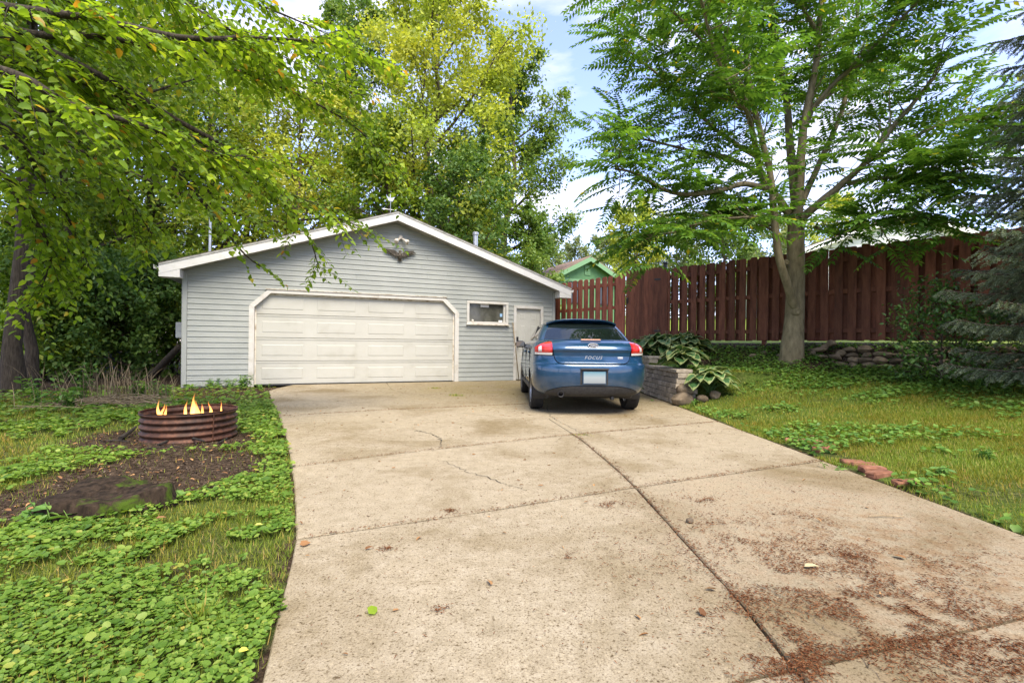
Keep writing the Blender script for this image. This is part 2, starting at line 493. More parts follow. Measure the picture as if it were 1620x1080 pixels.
M['bark_brown'] = mat_noise('brown_bark', [(.3, (.05, .037, .026)), (.7, (.14, .11, .08))], 7, (4, 4, .8), .95, .7, .02, world_space=True)
M['twig'] = mat_noise('twig_bark', [(.3, (.045, .034, .022)), (.7, (.12, .095, .06))], 20, rough=.9, bmp=.2)
M['deadwood'] = mat_noise('dry_brown_stalk', [(.3, (.15, .11, .06)), (.7, (.36, .28, .17))], 20, rough=.9, bmp=.2, vary=.3)
M['stone'] = mat_noise('lichen_fieldstone', [(.25, (.07, .052, .033)), (.5, (.19, .145, .092)), (.75, (.32, .25, .17))], 7, rough=.92, bmp=.6, bdist=.02, world_space=True, fine=(60, .75), vary=.45)
M['block'] = mat_noise('tan_split_face_block', [(.25, (.27, .225, .16)), (.5, (.43, .37, .28)), (.75, (.53, .46, .36))], 13, rough=.95, bmp=.8, bdist=.012, world_space=True, fine=(90, .8), vary=.28)
M['brick'] = mat_noise('old_red_brick', [(.25, (.12, .05, .03)), (.55, (.27, .12, .07)), (.8, (.34, .19, .125))], 12, rough=.95, bmp=.6, world_space=True, vary=.3)
def mat_rust():
    m, n, l, b = new_mat('rusted_steel')
    mp = coords(n, l, (1, 1, 1)); t = noise(n, l, mp, 7, 7, .65, .3); u = noise(n, l, coords(n, l, (3, 3, .5)), 10, 5, .6)
    c = ramp(n, [(.28, (.018, .011, .008)), (.45, (.055, .026, .016)), (.6, (.115, .048, .026)), (.78, (.10, .068, .055))]); l.new(t.outputs['Fac'], c.inputs['Fac'])
    d = ramp(n, [(.35, (.45, .42, .4)), (.6, (1.05, 1.0, .95))]); l.new(u.outputs['Fac'], d.inputs['Fac'])
    l.new(mixc(n, l, .7, c.outputs['Color'], d.outputs['Color'], 'MULTIPLY'), b.inputs['Base Color'])
    b.inputs['Roughness'].default_value = .62; b.inputs['Metallic'].default_value = .25; b.inputs['Specular IOR Level'].default_value = .4
    bump(n, l, b, t.outputs['Fac'], .3, .004)
    return m
M['rust'] = mat_rust()
M['char'] = mat_noise('charred_wood', [(.3, (.008, .007, .006)), (.7, (.04, .034, .028))], 18, rough=.9, bmp=.6)
M['ash'] = mat_noise('grey_ash', [(.3, (.03, .027, .024)), (.7, (.14, .13, .115))], 10, rough=1, bmp=.6)
def mat_stump():
    m, n, l, b = new_mat('rotten_mossy_wood')
    mp = coords(n, l, (1, 1, 1)); t = noise(n, l, mp, 6, 6, .6, .4); u = noise(n, l, coords(n, l, (1, 1, .25)), 26, 4)
    c = ramp(n, [(.3, (.010, .008, .006)), (.6, (.04, .028, .019)), (.8, (.075, .055, .04))]); l.new(u.outputs['Fac'], c.inputs['Fac'])
    mo = ramp(n, [(.57, (0, 0, 0)), (.66, (1, 1, 1))]); l.new(t.outputs['Fac'], mo.inputs['Fac'])
    l.new(mixc(n, l, mo.outputs['Color'], c.outputs['Color'], (.045, .075, .008)), b.inputs['Base Color'])
    b.inputs['Roughness'].default_value = 1; b.inputs['Specular IOR Level'].default_value = .1
    bump(n, l, b, u.outputs['Fac'], .9, .02)
    return m
M['stump'] = mat_stump()
M['flame'] = None
def mat_flame():
    m, n, l, b = new_mat('fire')
    tc = n.new('ShaderNodeTexCoord'); sp = n.new('ShaderNodeSeparateXYZ'); l.new(tc.outputs['Generated'], sp.inputs[0])
    r = ramp(n, [(0.0, (1, .62, .22)), (.45, (1, .46, .12)), (1.0, (1, .24, .05))]); l.new(sp.outputs['Z'], r.inputs['Fac'])
    e = n.new('ShaderNodeEmission'); l.new(r.outputs['Color'], e.inputs['Color']); e.inputs['Strength'].default_value = 1.9
    lw = n.new('ShaderNodeLayerWeight'); lw.inputs['Blend'].default_value = .35
    tr = n.new('ShaderNodeBsdfTransparent'); mx = n.new('ShaderNodeMixShader')
    f = ramp(n, [(.0, (.12, .12, .12)), (.75, (1, 1, 1))]); l.new(lw.outputs['Facing'], f.inputs['Fac'])
    fz = ramp(n, [(.3, (.1, .1, .1)), (.95, (.93, .93, .93))]); l.new(sp.outputs['Z'], fz.inputs['Fac'])
    fm_ = mixc(n, l, 1.0, f.outputs['Color'], fz.outputs['Color'], 'SCREEN'); l.new(fm_, mx.inputs[0]); l.new(e.outputs[0], mx.inputs[1]); l.new(tr.outputs[0], mx.inputs[2])
    l.new(mx.outputs[0], n['Material Output'].inputs['Surface'])
    return m
M['flame'] = mat_flame()
# car
def mat_paint():
    m, n, l, b = new_mat('metallic_blue_paint')
    mp = coords(n, l, (1, 1, 1)); t = noise(n, l, mp, 5, 5, .6); d = noise(n, l, mp, 90, 3, .6)
    c = ramp(n, [(.35, (.004, .042, .102)), (.7, (.006, .054, .128))]); l.new(t.outputs['Fac'], c.inputs['Fac'])
    sp = n.new('ShaderNodeSeparateXYZ'); tc = n.new('ShaderNodeTexCoord'); l.new(tc.outputs['Object'], sp.inputs[0])
    # road dust splashed low on the flanks
    dz = ramp(n, [(.25, (.75, .75, .75)), (.62, (.10, .10, .10)), (.8, (0, 0, 0))]); l.new(sp.outputs['Z'], dz.inputs['Fac'])
    nz = ramp(n, [(.35, (.1, .1, .1)), (.65, (1, 1, 1))]); l.new(t.outputs['Fac'], nz.inputs['Fac'])
    mu = mixc(n, l, 1.0, dz.outputs['Color'], nz.outputs['Color'], 'MULTIPLY')
    k = mixc(n, l, mu, c.outputs['Color'], (.12, .125, .125))
    l.new(k, b.inputs['Base Color'])
    b.inputs['Metallic'].default_value = .45; b.inputs['Roughness'].default_value = .34
    b.inputs['Coat Weight'].default_value = .9; b.inputs['Coat Roughness'].default_value = .05
    return m
M['paint'] = mat_paint()
M['tyre'] = mat_noise('tyre_rubber', [(.3, (.012, .012, .012)), (.7, (.032, .03, .028))], 30, rough=.85, bmp=.3)
M['charcoal'] = mat_noise('charcoal_bumper_plastic', [(.3, (.022, .022, .023)), (.7, (.042, .041, .04))], 30, rough=.6, bmp=.05)
M['car_glass'] = mat_flat('tinted_glass', (.006, .010, .009), .03, 0, .9)
M['tail_red'] = mat_flat('red_lens', (.45, .006, .01), .12, 0, .6, 1)
M['tail_deep'] = mat_flat('deep_red_reflector', (.62, .03, .03), .25, 0, .6, 1)
M['tail_clear'] = mat_flat('clear_lens', (.62, .60, .58), .12, .2, .7, 1)
M['chrome'] = mat_flat('chrome', (.42, .43, .44), .30, 1)
M['silver_letter'] = mat_flat('silver_lettering', (.50, .51, .53), .35, .6)
M['alloy'] = mat_flat('silver_alloy', (.42, .42, .43), .35, .9)
M['emblem_blue'] = mat_flat('dark_emblem_enamel', (.03, .035, .05), .45, .2, .4)
M['brake_bar'] = mat_flat('third_brake_lens', (.55, .30, .20), .25)
M['seam'] = mat_flat('panel_gap', (.004, .005, .007), .9, 0, .05)
def mat_plate():
    m, n, l, b = new_mat('pale_blue_plate')
    tc = n.new('ShaderNodeTexCoord'); sp = n.new('ShaderNodeSeparateXYZ'); l.new(tc.outputs['Generated'], sp.inputs[0])
    r = ramp(n, [(.0, (.20, .225, .23)), (.5, (.26, .295, .30)), (1.0, (.10, .235, .30))]); l.new(sp.outputs['Z'], r.inputs['Fac'])
    l.new(r.outputs['Color'], b.inputs['Base Color']); b.inputs['Roughness'].default_value = .5
    return m
M['plate'] = mat_plate()
M['window_glass'] = mat_noise('dim_window_glass', [(.3, (.035, .036, .028)), (.7, (.10, .10, .08))], 6, rough=.07, bmp=0, spec=.5)
M['paper'] = mat_flat('paper_sticker', (.7, .7, .68), .7)
M['blue_print'] = mat_flat('blue_sticker', (.25, .42, .62), .6)
M['bronze'] = mat_noise('weathered_bronze', [(.3, (.02, .017, .013)), (.6, (.08, .065, .045)), (.8, (.38, .36, .30))], 22, rough=.6, bmp=.4)
M['lamp_white'] = mat_noise('aged_lamp_white', [(.3, (.35, .30, .22)), (.6, (.66, .62, .54))], 20, rough=.5, bmp=.05)
M['meter_grey'] = mat_flat('meter_box_grey', (.30, .32, .33), .5, .3)
M['bin_blue'] = mat_flat('dark_blue_plastic', (.012, .022, .06), .5)
M['house_green'] = mat_noise('green_painted_siding', [(.3, (.075, .17, .075)), (.7, (.105, .215, .10))], 4, rough=.7, bmp=.05, world_space=True)
M['house_green_trim'] = mat_flat('pale_green_trim', (.16, .30, .15), .6)
M['house_white'] = mat_noise('white_clapboard', [(.3, (.68, .67, .63)), (.7, (.78, .77, .73))], 3, rough=.6, bmp=.03, world_space=True)
M['house_dark_glass'] = mat_flat('far_window_glass', (.03, .035, .04), .1)
# leaves
M['leaf_mulberry'] = mat_leaf('mulberry_leaf', [(0, (.075, .140, .010)), (.35, (.12, .215, .015)), (.7, (.18, .29, .022)), (.965, (.25, .35, .03)), (.985, (.36, .28, .03)), (1, (.30, .15, .02))], .5, .42, .45, True)
M['leaf_ailanthus'] = mat_leaf('pinnate_leaflet', [(0, (.042, .105, .018)), (.4, (.062, .150, .022)), (.8, (.095, .195, .030)), (.985, (.13, .23, .035)), (1, (.42, .36, .03))], .48, .45, .4, True)
M['leaf_yellow'] = mat_leaf('yellow_green_leaf', [(0, (.20, .245, .035)), (.5, (.33, .36, .055)), (.85, (.46, .45, .08)), (1, (.52, .45, .07))], .45, .5, .3, big=(.35, (.62, .78, .62)))
M['leaf_green'] = mat_leaf('mid_green_leaf', [(0, (.075, .14, .028)), (.5, (.12, .20, .040)), (1, (.20, .27, .06))], .42, .5, .3, big=(.4, (.7, .8, .8)))
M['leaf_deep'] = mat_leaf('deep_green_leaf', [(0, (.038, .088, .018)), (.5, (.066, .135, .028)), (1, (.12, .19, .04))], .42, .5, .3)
M['leaf_woods'] = mat_leaf('woodland_leaf', [(0, (.07, .125, .012)), (.5, (.12, .19, .02)), (.85, (.20, .27, .03)), (1, (.30, .32, .05))], .46, .5, .3, big=(.5, (.6, .75, .6)))
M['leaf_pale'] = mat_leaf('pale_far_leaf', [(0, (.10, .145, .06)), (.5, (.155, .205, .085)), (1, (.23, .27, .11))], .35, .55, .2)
M['ground_leaf'] = mat_leaf('ground_ivy_leaf', [(0, (.070, .150, .016)), (.4, (.115, .215, .024)), (.8, (.175, .285, .038)), (.97, (.24, .33, .06)), (1, (.40, .34, .06))], .36, .5, .35, big=(1.6, (.72, .78, .7)), gain=1.15)
M['bank_leaf'] = mat_leaf('shade_ground_cover_leaf', [(0, (.045, .105, .018)), (.5, (.075, .155, .025)), (1, (.13, .21, .038))], .36, .5, .35, big=(1.4, (.72, .78, .7)), gain=1.75)
M['grass'] = mat_leaf('grass_blade', [(0, (.085, .155, .016)), (.45, (.15, .235, .024)), (.8, (.23, .29, .040)), (.93, (.33, .31, .08)), (1, (.36, .27, .11))], .38, .55, .25, big=(1.3, (1.0, .76, .62)), gain=1.2)
M['sunny_grass'] = mat_noise('neighbours_lawn', [(.3, (.12, .19, .02)), (.7, (.24, .30, .035))], 5, rough=.9, bmp=.3, world_space=True)
M['weed'] = mat_leaf('weed_leaf', [(0, (.045, .115, .02)), (.6, (.085, .18, .035)), (1, (.14, .24, .05))], .35, .5, .3, True)
M['shrub'] = mat_leaf('dark_shrub_leaf', [(0, (.03, .08, .016)), (.6, (.055, .125, .024)), (1, (.10, .19, .035))], .35, .42, .4)
M['hosta_green'] = mat_leaf('hosta_green', [(0, (.026, .075, .024)), (1, (.075, .155, .05))], .28, .45, .4, True)
M['hosta_cream'] = mat_leaf('hosta_cream_edge', [(0, (.15, .20, .075)), (1, (.23, .27, .11))], .28, .5, .3, True)
M['needle'] = mat_leaf('blue_spruce_needle', [(0, (.072, .108, .060)), (.5, (.13, .172, .105)), (1, (.235, .285, .19))], .25, .55, .3)
M['litter'] = mat_leaf('dry_needle_litter', [(0, (.075, .028, .013)), (.5, (.15, .060, .026)), (1, (.25, .125, .055))], .05, .9, .1, gain=.9)
M['crumb'] = mat_leaf('soil_crumb', [(0, (.010, .008, .006)), (.5, (.035, .025, .017)), (.85, (.09, .065, .042)), (1, (.22, .19, .15))], .02, .95, .1, gain=.9)
M['dry_leaf'] = mat_leaf('fallen_leaf_brown', [(0, (.09, .045, .02)), (.6, (.19, .105, .045)), (1, (.30, .19, .085))], .15, .8, .2, True)
M['yellow_leaf'] = mat_leaf('fallen_leaf_yellow', [(0, (.50, .40, .05)), (1, (.62, .52, .12))], .2, .6, .3, True)
M['pale_leaf'] = mat_flat('fallen_leaf_pale', (.36, .31, .17), .8)
M['moss'] = mat_noise('moss', [(.3, (.03, .055, .008)), (.7, (.09, .14, .018))], 30, rough=1, bmp=.8)

# ------------------------------------------------------------------ the lie of the land
GA_X, GA_Y, GA_ROT = -7.25, 10.56, math.atan2(.381, .9245)      # garage: left front corner and heading of its front
GA_W, GA_L, GA_Z = 9.18, 7.6, 0.05
GU = np.array([math.cos(GA_ROT), math.sin(GA_ROT)]); GN = np.array([-GU[1], GU[0]])
def ga_local(x, y):
    dx, dy = np.asarray(x) - GA_X, np.asarray(y) - GA_Y
    return dx * GU[0] + dy * GU[1], dx * GN[0] + dy * GN[1]
def ga_world(u, v): return GA_X + u * GU[0] + v * GN[0], GA_Y + u * GU[1] + v * GN[1]

_le = [G(425, 616, .04), G(432, 640), G(441, 656), G(455, 700), G(462, 740), G(468, 795), G(468, 850), G(455, 920), G(438, 975), G(415, 1080)]
_le = sorted([(q[1], q[0]) for q in _le]); _le = [(-6.0, -.45), (.3, -.5)] + _le
LEY, LEX = np.array([q[0] for q in _le]), np.array([q[1] for q in _le])
XR = 2.91
def left_edge(y): return np.interp(y, LEY, LEX)
def drive_z(x, y):
    u, v = ga_local(x, y)
    return GA_Z * np.clip(1 + v / 3.0, 0, 1)
FA, FB = np.array([3.96, 12.45]), np.array([8.95, 7.24])          # right fence run
FDIR = (FB - FA) / np.linalg.norm(FB - FA); FNRM = np.array([FDIR[1], -FDIR[0]])   # normal, away from the camera side
if FNRM @ np.array([0, 1.0]) < 0: FNRM = -FNRM
def fence_dist(x, y):                    # distance on the camera's side of the fence line (negative beyond it)
    return -((np.asarray(x) - FA[0]) * FNRM[0] + (np.asarray(y) - FA[1]) * FNRM[1])
RING = (-3.46, 5.18); STUMP = (-2.50, 2.98)
def bare(x, y):                          # bare-soil patch round the fire ring and the stump
    x, y = np.asarray(x, float), np.asarray(y, float)
    w = .45 * (fbm(x * 1.0 + 3, y, .8) - .5)
    a = np.hypot((x - RING[0] + .05) / .88, (y - RING[1] + .22) / .75)
    b = np.hypot((x + 2.75) / .75, (y - 3.7) / .95)
    c = np.hypot((x + 2.95) / .7, (y - 3.0) / .42)
    return 1 - sstep(.75, 1.15, np.minimum(np.minimum(a, b), c) + w)
def land(x, y):
    x, y = np.asarray(x, float), np.asarray(y, float)
    e = np.maximum(x - XR, 0); q = np.maximum(fence_dist(x, y), 0)
    u = e / (e + q + 1e-6)
    sf = (x - FA[0]) * FDIR[0] + (y - FA[1]) * FDIR[1]          # distance along the fence
    low = sstep(3.35, 4.1, sf) * sstep(.30, .44, q)             # ground below the fieldstone wall
    right = (1.13 - .33 * low) * np.where(x > XR, np.clip(u, 0, 1) ** 1.25, 0) * sstep(-4, 2.5, y)
    right = np.where((x > 3.06) & (y > 8.82) & (y < 10.75) & (q > 0), np.maximum(right, .57), right)
    right = np.where((x > 3.06) & (y >= 10.75) & (q > 0), np.maximum(right, .76), right)
    beyond = 1.13 * sstep(2.3, 4.2, x) + .085 * np.clip(-fence_dist(x, y), 0, 34) * sstep(2.3, 4.5, x)
    z = np.where((q <= 0) & (x > 2.3), np.maximum(right, beyond), right)
    z = z + .035 * (fbm(x, y, 1.3) - .5) * np.where(x > XR, 1.6, 1)
    z = np.where(x < XR, z - .005 + .06 * sstep(0, 1.5, left_edge(y) - x) * fbm(x, y, 2.7), z)
    ind = (x > left_edge(y)) & (x < XR) & (ga_local(x, y)[1] < .05)
    z = np.where(ind, -.03 + 0 * z, z)
    u_, v_ = ga_local(x, y)
    z = np.where((u_ > -.2) & (u_ < GA_W + .1) & (v_ > -.02) & (v_ < GA_L), -.03, z)
    return z

def axis(lo, hi, a, b, step, grow=1.16):
    c = list(np.arange(a, b + 1e-6, step)); s = step
    while c[-1] < hi: s *= grow; c.append(c[-1] + s)
    s = step
    while c[0] > lo: s *= grow; c.insert(0, c[0] - s)
    return np.array(c)
gx, gy = axis(-220, 220, -10, 10, .11), axis(-60, 320, 1.0, 14.5, .11)
XX, YY = np.meshgrid(gx, gy)
ZZ = land(XX, YY)
far = np.hypot(XX, YY)
nx, ny = len(gx), len(gy)
ii = (np.arange(ny - 1)[:, None] * nx + np.arange(nx - 1)[None, :])
gf = np.stack([ii, ii + 1, ii + nx + 1, ii + nx], -1).reshape(-1, 4)
beyond_mask = ((fence_dist(XX, YY) < -.25) & (XX > 2.6) & (YY < 60)).ravel()
fm = np.where(beyond_mask[gf].all(1), 1, 0)
gme = np_mesh('ground', [(np.stack([XX.ravel(), YY.ravel(), ZZ.ravel()], 1), gf, fm)], [M['ground'], M['sunny_grass']], True)
def turf_amount(x, y):
    t = .62 + 0 * x
    t = np.where(x < left_edge(y), .55 - .5 * bare(x, y), t)
    t = np.where((x < -4.5) & (y > 7.5), .25, t)
    t = np.where((x > left_edge(y)) & (x < XR), .05, t)
    t = np.where((x > XR) & (fence_dist(x, y) < 1.3), .35, t)
    return t
at = gme.attributes.new('turf', 'FLOAT', 'POINT'); at.data.foreach_set('value', turf_amount(XX, YY).ravel())
tag(link('ground', gme), kind='structure')

# ------------------------------------------------------------------ driveway: concrete slabs with open joints
def line_fn(pts):
    pts = sorted([(p[0], p[1]) for p in pts]); xs = np.array([p[0] for p in pts]); ys = np.array([p[1] for p in pts])
    def f(x):
        x = np.asarray(x, float)
        y = np.interp(x, xs, ys)
        y = np.where(x < xs[0], ys[0] + (x - xs[0]) * (ys[1] - ys[0]) / (xs[1] - xs[0]), y)
        return np.where(x > xs[-1], ys[-1] + (x - xs[-1]) * (ys[-1] - ys[-2]) / (xs[-1] - xs[-2]), y)
    return f
T = [line_fn([(-2, -5.0), (3, -4.0)]), line_fn([(-2, -1.7), (3, -.9)]),
     line_fn([G(1150, 1080), G(1275, 1052), G(1620, 975)]),
     line_fn([G(480, 850), G(740, 812), G(1003, 770), G(1300, 728)]),
     line_fn([G(462, 738), G(635, 716), G(867, 691), G(1010, 678)]),
     line_fn([G(444, 658), G(613, 648), G(778, 641)]),
     line_fn([tuple(ga_world(u, -.015)) for u in (-1, 4, 12)])]
_lj = [(.9, -6), (.92, 1.2), tuple(G(1180, 960)[:2]), tuple(G(1005, 769)[:2]), tuple(G(960, 728)[:2]), tuple(G(918, 694)[:2]), tuple(G(868, 662)[:2]), tuple(G(752, 638)[:2]), tuple(G(620, 616, .03)[:2])]
_lj = sorted([(q[1], q[0]) for q in _lj]); _lj.append((13.6, _lj[-1][1] - 1.0))
JY, JX = np.array([q[0] for q in _lj]), np.array([q[1] for q in _lj])
def long_joint(y): return np.interp(y, JY, JX)
drive = empty('driveway'); tag(drive, kind='structure')
def edge_pts(xf, t0, t1, n):
    """points along a side edge x = xf(y) from transverse line t0 to t1"""
    def meet(t):
        y = 3.0
        for _ in range(60): y = .5 * y + .5 * float(t(xf(y)))
        return y
    ya, yb = meet(t0), meet(t1)
    ys = np.linspace(ya, yb, n)
    return [(float(xf(y)), float(y)) for y in ys]
slabs = []
for i in range(len(T) - 1):
    for (xa, xb) in ((lambda y: left_edge(y), lambda y: long_joint(y) - .0055), (lambda y: long_joint(y) + .0055, lambda y: XR + 0 * y)):
        lo, hi = T[i], T[i + 1]
        t0 = lambda x, f=lo, e=.012 + .004 * max(0, i - 2): f(x) + e
        t1 = lambda x, f=hi, e=.012 + .004 * max(0, i - 1): f(x) - e
        L_, R_ = edge_pts(xa, t0, t1, 12), edge_pts(xb, t0, t1, 12)
        # wavy, chipped rims
        bot = [(x, float(t0(x))) for x in np.linspace(L_[0][0], R_[0][0], 14)[1:-1]]
        top = [(x, float(t1(x))) for x in np.linspace(R_[-1][0], L_[-1][0], 14)[1:-1]]
        poly = L_[:1] + bot + R_ + top + L_[::-1][:-1]
        poly = [(p[0] + .008 * (random.random() - .5), p[1] + .008 * (random.random() - .5)) for p in poly]
        zt = lambda p: float(drive_z(p[0], p[1])) + .002 * math.sin(i * 2.1)
        b = MB(); n_ = len(poly)
        c0 = np.mean(poly, axis=0)
        ins = [(p[0] + (c0[0] - p[0]) * .006, p[1] + (c0[1] - p[1]) * .006) for p in poly]
        b.v = [(p[0], p[1], zt(p)) for p in ins] + [(p[0], p[1], zt(p) - .008) for p in poly] + [(p[0], p[1], -.10) for p in poly]
        b.f = [tuple(range(n_))] + [(k, k + n_, (k + 1) % n_ + n_, (k + 1) % n_) for k in range(n_)] + [(k + n_, k + 2 * n_, (k + 1) % n_ + 2 * n_, (k + 1) % n_ + n_) for k in range(n_)]
        b.m = [0] * len(b.f)
        b.build('slab', M['concrete'], drive)
# hairline cracks with soil and moss in them (ribbons lying in the slab face)
def crack(ctrl, w, mat, seed):
    r = np.random.default_rng(seed)
    p = smooth_path([(q[0], q[1], 0) for q in ctrl], 46)
    p[:, :2] += r.normal(0, .014, (46, 2))
    t = unit(np.gradient(p, axis=0)); nrm = np.stack([-t[:, 1], t[:, 0], 0 * t[:, 0]], 1)
    ww = w * (.35 + r.random(46)) * np.sin(np.linspace(.15, math.pi - .15, 46)) ** .4
    zz = drive_z(p[:, 0], p[:, 1]) + .004
    a, b_ = p + nrm * ww[:, None], p - nrm * ww[:, None]
    a[:, 2] = zz; b_[:, 2] = zz
    v = np.concatenate([a, b_]); k = np.arange(45)
    link('crack', np_mesh('crack', [(v, np.stack([k, k + 1, k + 47, k + 46], 1))], mat), drive)
crack([G(865, 640), G(869, 655), G(880, 664), G(930, 690)], .005, M['char'], 1)
crack([G(695, 708), G(697, 696), G(690, 690), G(665, 682), G(655, 682)], .006, M['char'], 2)
crack([G(700, 728), G(730, 742), G(800, 765), G(830, 775)], .003, M['char'], 3)
crack([G(1060, 860), G(1200, 925), G(1330, 1010), G(1400, 1075)], .0014, M['bark_brown'], 4)
crack([G(905, 672), G(1010, 663), G(1080, 660)], .003, M['char'], 5)

# ------------------------------------------------------------------ garage
garage = empty('garage', (GA_X, GA_Y, GA_Z), GA_ROT)
tag(garage, 'grey sided detached garage with white double door and low gable roof', 'garage')
SL, OV, OVF = .334, .36, .32                       # roof slope, side overhang, front overhang
RIDGE = 4.27; MID = GA_W / 2
roof_z = lambda x: RIDGE - SL * abs(x - MID)       # top of roof deck above the garage floor
wall_top = lambda x: roof_z(x) - .17
DL, DR, DT, CH = 1.40, 6.17, 2.14, .33             # big door opening and its cut corners
WIN = (6.50, 7.71, 1.55, 2.18); ENT = (7.88, 8.80, 0.0, 2.11)
bodyw = MB()                                       # sheathing behind the planks, side and rear walls
def blocked(z):
    out = []
    if z < DT + .09:
        c = max(0.0, z - (DT - CH)) * .95
        out.append((DL - .11 + c, DR + .11 - c))
    for (a, b_, z0, z1) in (WIN, ENT):
        if z0 - .02 <= z < z1: out.append((a, b_))
    return sorted(out)
def free(z):
    half = (RIDGE - .17 - z) / SL
    lo, hi = max(.09, MID - half), min(GA_W - .09, MID + half)
    iv, x = [], lo
    for a, b_ in blocked(z):
        if a > x: iv.append((x, min(a, hi)))
        x = max(x, b_)
    if x < hi: iv.append((x, hi))
    return [q for q in iv if q[1] - q[0] > .03]
CZ = .1226
k = 0
while True:
    z0, z1 = k * CZ, (k + 1) * CZ
    if z0 > RIDGE - .30: break
    zt = min(z1, RIDGE - .18)
    a, b_ = free(z0 + .004), free(zt - .004)
    if len(a) != len(b_): a = b_ = free((z0 + zt) / 2)
    segs = []
    for (p, q) in zip(a, b_):
        if min(p[1] - p[0], q[1] - q[0]) > 2.4:                    # butt joint somewhere along a long run
            t_ = random.uniform(.3, .7); xm = p[0] + (p[1] - p[0]) * t_
            segs += [((p[0], xm), (q[0], xm)), ((xm + .003, p[1]), (xm + .003, q[1]))]
        else: segs.append((p, q))
    for (p, q) in segs:
        m_ = MB()
        # lapped plank: thick butt at the bottom with a return, a mid groove, tucked under the next above
        prof = [(0.0, .016), (.004, .019), (.46 * CZ, .0125), (.50 * CZ, .0075), (.54 * CZ, .0120), (1.0, .0035)]
        vv = []
        for (h, o) in prof:
            zz = z0 + (h if h < .9 else zt - z0); t = (zz - z0) / (zt - z0)
            xl, xr = p[0] + (q[0] - p[0]) * t, p[1] + (q[1] - p[1]) * t
            vv += [(xl, -o, zz), (xr, -o, zz), (xl, .004, zz), (xr, .004, zz)]
        ff = [(0, 2, 3, 1)]
        for j in range(len(prof) - 1):
            o = 4 * j; ff += [(o, o + 1, o + 5, o + 4), (o, o + 4, o + 6, o + 2), (o + 1, o + 3, o + 7, o + 5)]
        m_.add(vv, ff)
        m_.build('siding_plank', M['siding'], garage)
    k += 1
# walls behind
bodyw.prism([(.0, -.05), (DL - .05, -.05), (DL - .05, DT), (DR + .05, DT), (DR + .05, -.05), (WIN[0] + .03, -.05), (WIN[0] + .03, wall_top(WIN[0])), (MID, wall_top(MID)), (0, wall_top(0))], .005, .10)
bodyw.prism([(WIN[1] - .03, -.05), (ENT[0] + .03, -.05), (ENT[0] + .03, wall_top(ENT[0])), (WIN[1] - .03, wall_top(WIN[1]))], .005, .10)
bodyw.prism([(WIN[0] + .035, -.05), (WIN[1] - .035, -.05), (WIN[1] - .035, WIN[2] + .03), (WIN[0] + .035, WIN[2] + .03)], .005, .10)
bodyw.prism([(WIN[0] + .035, WIN[3] - .03), (WIN[1] - .035, WIN[3] - .03), (WIN[1] - .035, wall_top(WIN[1])), (WIN[0] + .035, wall_top(WIN[0]))], .005, .10)
bodyw.prism([(ENT[0] + .035, ENT[3] - .03), (ENT[1] - .03, ENT[3] - .03), (ENT[1] - .03, wall_top(ENT[1])), (ENT[0] + .035, wall_top(ENT[0]))], .005, .10)
bodyw.prism([(ENT[1] - .025, -.05), (GA_W, -.05), (GA_W, wall_top(GA_W)), (ENT[1] - .025, wall_top(ENT[1]))], .005, .10)
bodyw.box((.05, GA_L / 2 + .05, 1.2), (.10, GA_L - .12, 2.5)); bodyw.box((GA_W - .05, GA_L / 2 + .05, 1.2), (.10, GA_L - .12, 2.5))
bodyw.prism([(.1, -.05), (GA_W - .1, -.05), (GA_W - .1, wall_top(GA_W - .1)), (MID, wall_top(MID)), (.1, wall_top(.1))], GA_L - .1, GA_L)
bodyw.build('wall', M['siding'], garage)
# side wall planks on the left flank (seen edge-on)
for k in range(20):
    m_ = MB(); z0 = k * CZ
    m_.add([(-.001, .06, z0), (-.001, GA_L, z0), (-.018, GA_L, z0), (-.018, .06, z0), (-.004, .06, z0 + CZ), (-.004, GA_L, z0 + CZ), (.0, GA_L, z0 + CZ), (.0, .06, z0 + CZ)],
           [(0, 1, 2, 3), (3, 2, 5, 4), (0, 3, 4, 7), (1, 6, 5, 2)])
    m_.build('siding_plank', M['siding'], garage)
for x0, s in ((0, 1), (GA_W, -1)):                 # corner posts
    m_ = MB(); m_.box((x0 + s * .042, -.012, 1.24), (.088, .03, 2.54), .004); m_.box((x0 - s * .006, .05, 1.24), (.02, .12, 2.54), .004)
    m_.build('corner_post', M['siding'], garage)
